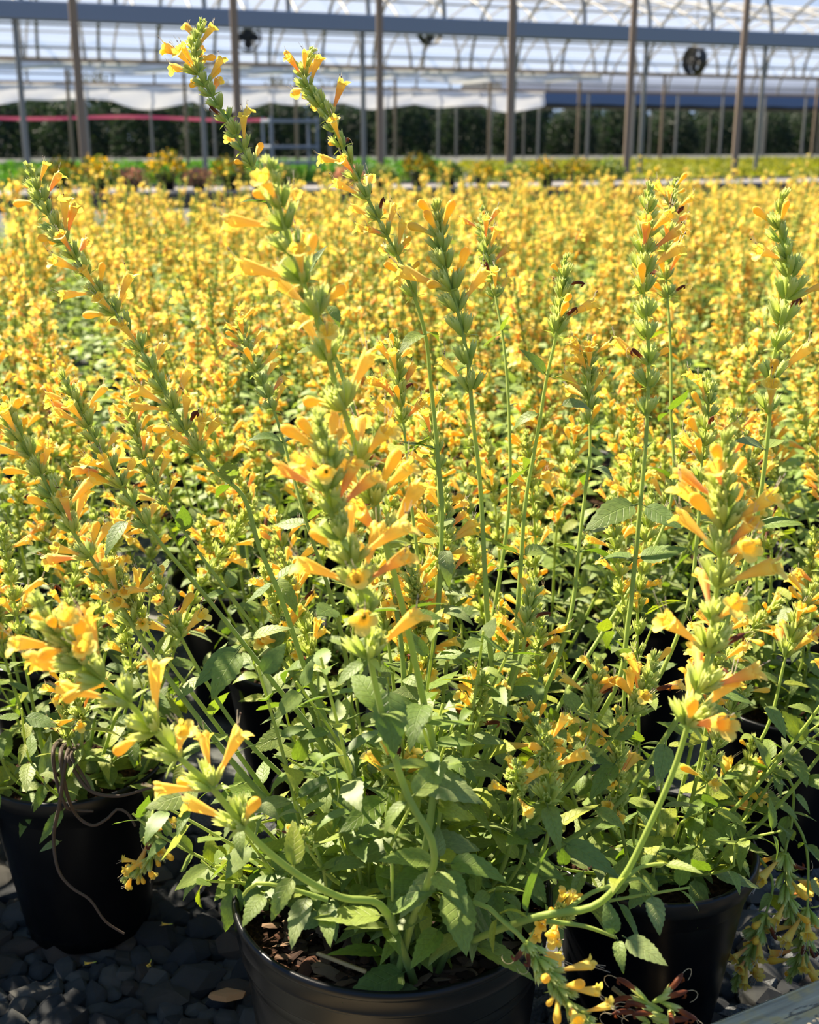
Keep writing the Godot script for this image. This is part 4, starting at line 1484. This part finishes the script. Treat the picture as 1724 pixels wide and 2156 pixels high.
	# bare side twigs that carry the leaves in front of the right-hand pot
	for q: Array in [[0.72, [[1180, 1925], [1245, 1880], [1310, 1858], [1345, 1850], [1372, 1878]]], [0.71, [[1150, 1940], [1230, 1950], [1297, 1974]]], [0.72, [[1310, 1855], [1350, 1825], [1398, 1818]]], [0.71, [[690, 1895], [600, 1868], [540, 1860], [512, 1885]]]]:
		var pts := PackedVector3Array()
		for e: Array in q[1]:
			pts.append(inv * P(e[0], e[1], q[0]))
		add_stem(o, smooth_path(pts, 0.008), 0.0016, 0.0010, 0.0, {"leaf_gap": 1.0})
	# a dried brown spent head hanging at the foot
	var dry := add_stem(o, smooth_path(PackedVector3Array([inv * P(1290, 2080, 0.72), inv * P(1330, 2110, 0.71), inv * P(1370, 2140, 0.70), inv * P(1400, 2170, 0.70)]), 0.008), 0.0016, 0.001, 0.0, {"leaf_gap": 1.0, "color": rgb(120, 100, 66)})
	for k in 14:
		var d := Vector3(rng.randf_range(-1, 1), rng.randf_range(-0.2, 1), rng.randf_range(-0.4, 1)).normalized()
		part(dry, "spent_flower", lib.spent[k % 3], Transform3D(look_basis(d, Vector3.UP), inv * P(rng.randf_range(1355, 1410), rng.randf_range(2105, 2165), 0.70)))
	print("front plant ", leaf_total)


func build_timber() -> void:
	# a weathered landscape timber along the edge of the block
	var h := 0.10
	var a := PG(1440, 2160, h)
	var b := PG(1724, 2045, h)
	var d := (b - a).normalized()
	var n := Vector3(-d.z, 0, d.x)                # away from the pots, towards the camera
	if n.z < 0.0:
		n = -n
	var w := 0.14
	var m := std("weathered_timber", Color.WHITE, 0.9, 0.3)
	var im := Image.create_empty(512, 128, false, Image.FORMAT_RGB8)
	var hm := Image.create_empty(512, 128, false, Image.FORMAT_RGB8)
	var nz := FastNoiseLite.new()
	nz.seed = 77
	nz.frequency = 0.02
	for y in 128:
		for x in 512:
			var g := nz.get_noise_2d(x * 0.35, y * 5.0)
			var g2 := nz.get_noise_2d(x * 1.5 + 900, y * 2.0)
			var crack := clampf((absf(nz.get_noise_2d(x * 0.12 + 300, y * 0.7)) - 0.003) / 0.012, 0.0, 1.0)
			var c := srgb(194, 178, 148).lerp(srgb(150, 138, 118), clampf(0.5 + g, 0, 1)).lerp(srgb(204, 172, 112), clampf(g2 * 1.6, 0, 0.7))
			im.set_pixel(x, y, c.lerp(srgb(112, 102, 88), 1.0 - crack))
			var v := clampf(0.5 + 0.35 * g, 0, 1) * (0.35 + 0.65 * crack)
			hm.set_pixel(x, y, Color(v, v, v))
	m.albedo_texture = ImageTexture.create_from_image(im)
	m.heightmap_enabled = true
	m.heightmap_texture = ImageTexture.create_from_image(hm)
	m.heightmap_scale = 0.2
	m.uv1_triplanar = true
	m.uv1_scale = Vector3(2.2, 8.0, 8.0)
	var s := Shape.new()
	box(s, Transform3D(), Vector3(0.9, h + 0.02, w), Color.WHITE, 0.008)
	var o := part(self, "landscape_timber", s.mesh(m))
	o.transform = Transform3D(Basis(d, Vector3.UP, d.cross(Vector3.UP)), a - d * 0.25 + n * w / 2 + Vector3(0, -(h + 0.02) / 2, 0))
	tag(o, "weathered grey landscape timber lying on the gravel beside the pots", "timber")


func build_litter() -> void:
	var s := stone_shape(990, 2.6, 0.5)
	var chip := part(self, "wood_chip", s.mesh(std("wood_chip", srgb(150, 112, 72), 0.9), true))
	chip.transform = Transform3D(Basis(Vector3.UP, 0.1).scaled_local(Vector3.ONE * 0.0085), PG(478, 2108, 0.0) + Vector3(0, 0.006, 0))
	tag(chip, "tan wood chip lying on the dark gravel beside the front pot", "wood chip")
	for q: Array in [[320, 2035], [365, 1960], [205, 2040]]:
		var f := part(self, "fallen_flower", lib.open[rng.randi() % 3])
		f.transform = Transform3D(Basis.from_euler(Vector3(PI / 2 + rng.randf_range(-0.2, 0.2), rng.randf() * TAU, 0)).scaled_local(Vector3.ONE * 0.32), PG(q[0], q[1], 0.0) + Vector3(0, 0.008, 0))
		tag(f, "small fallen yellow flower lying on the dark gravel", "flower", "fallen flowers on the gravel")
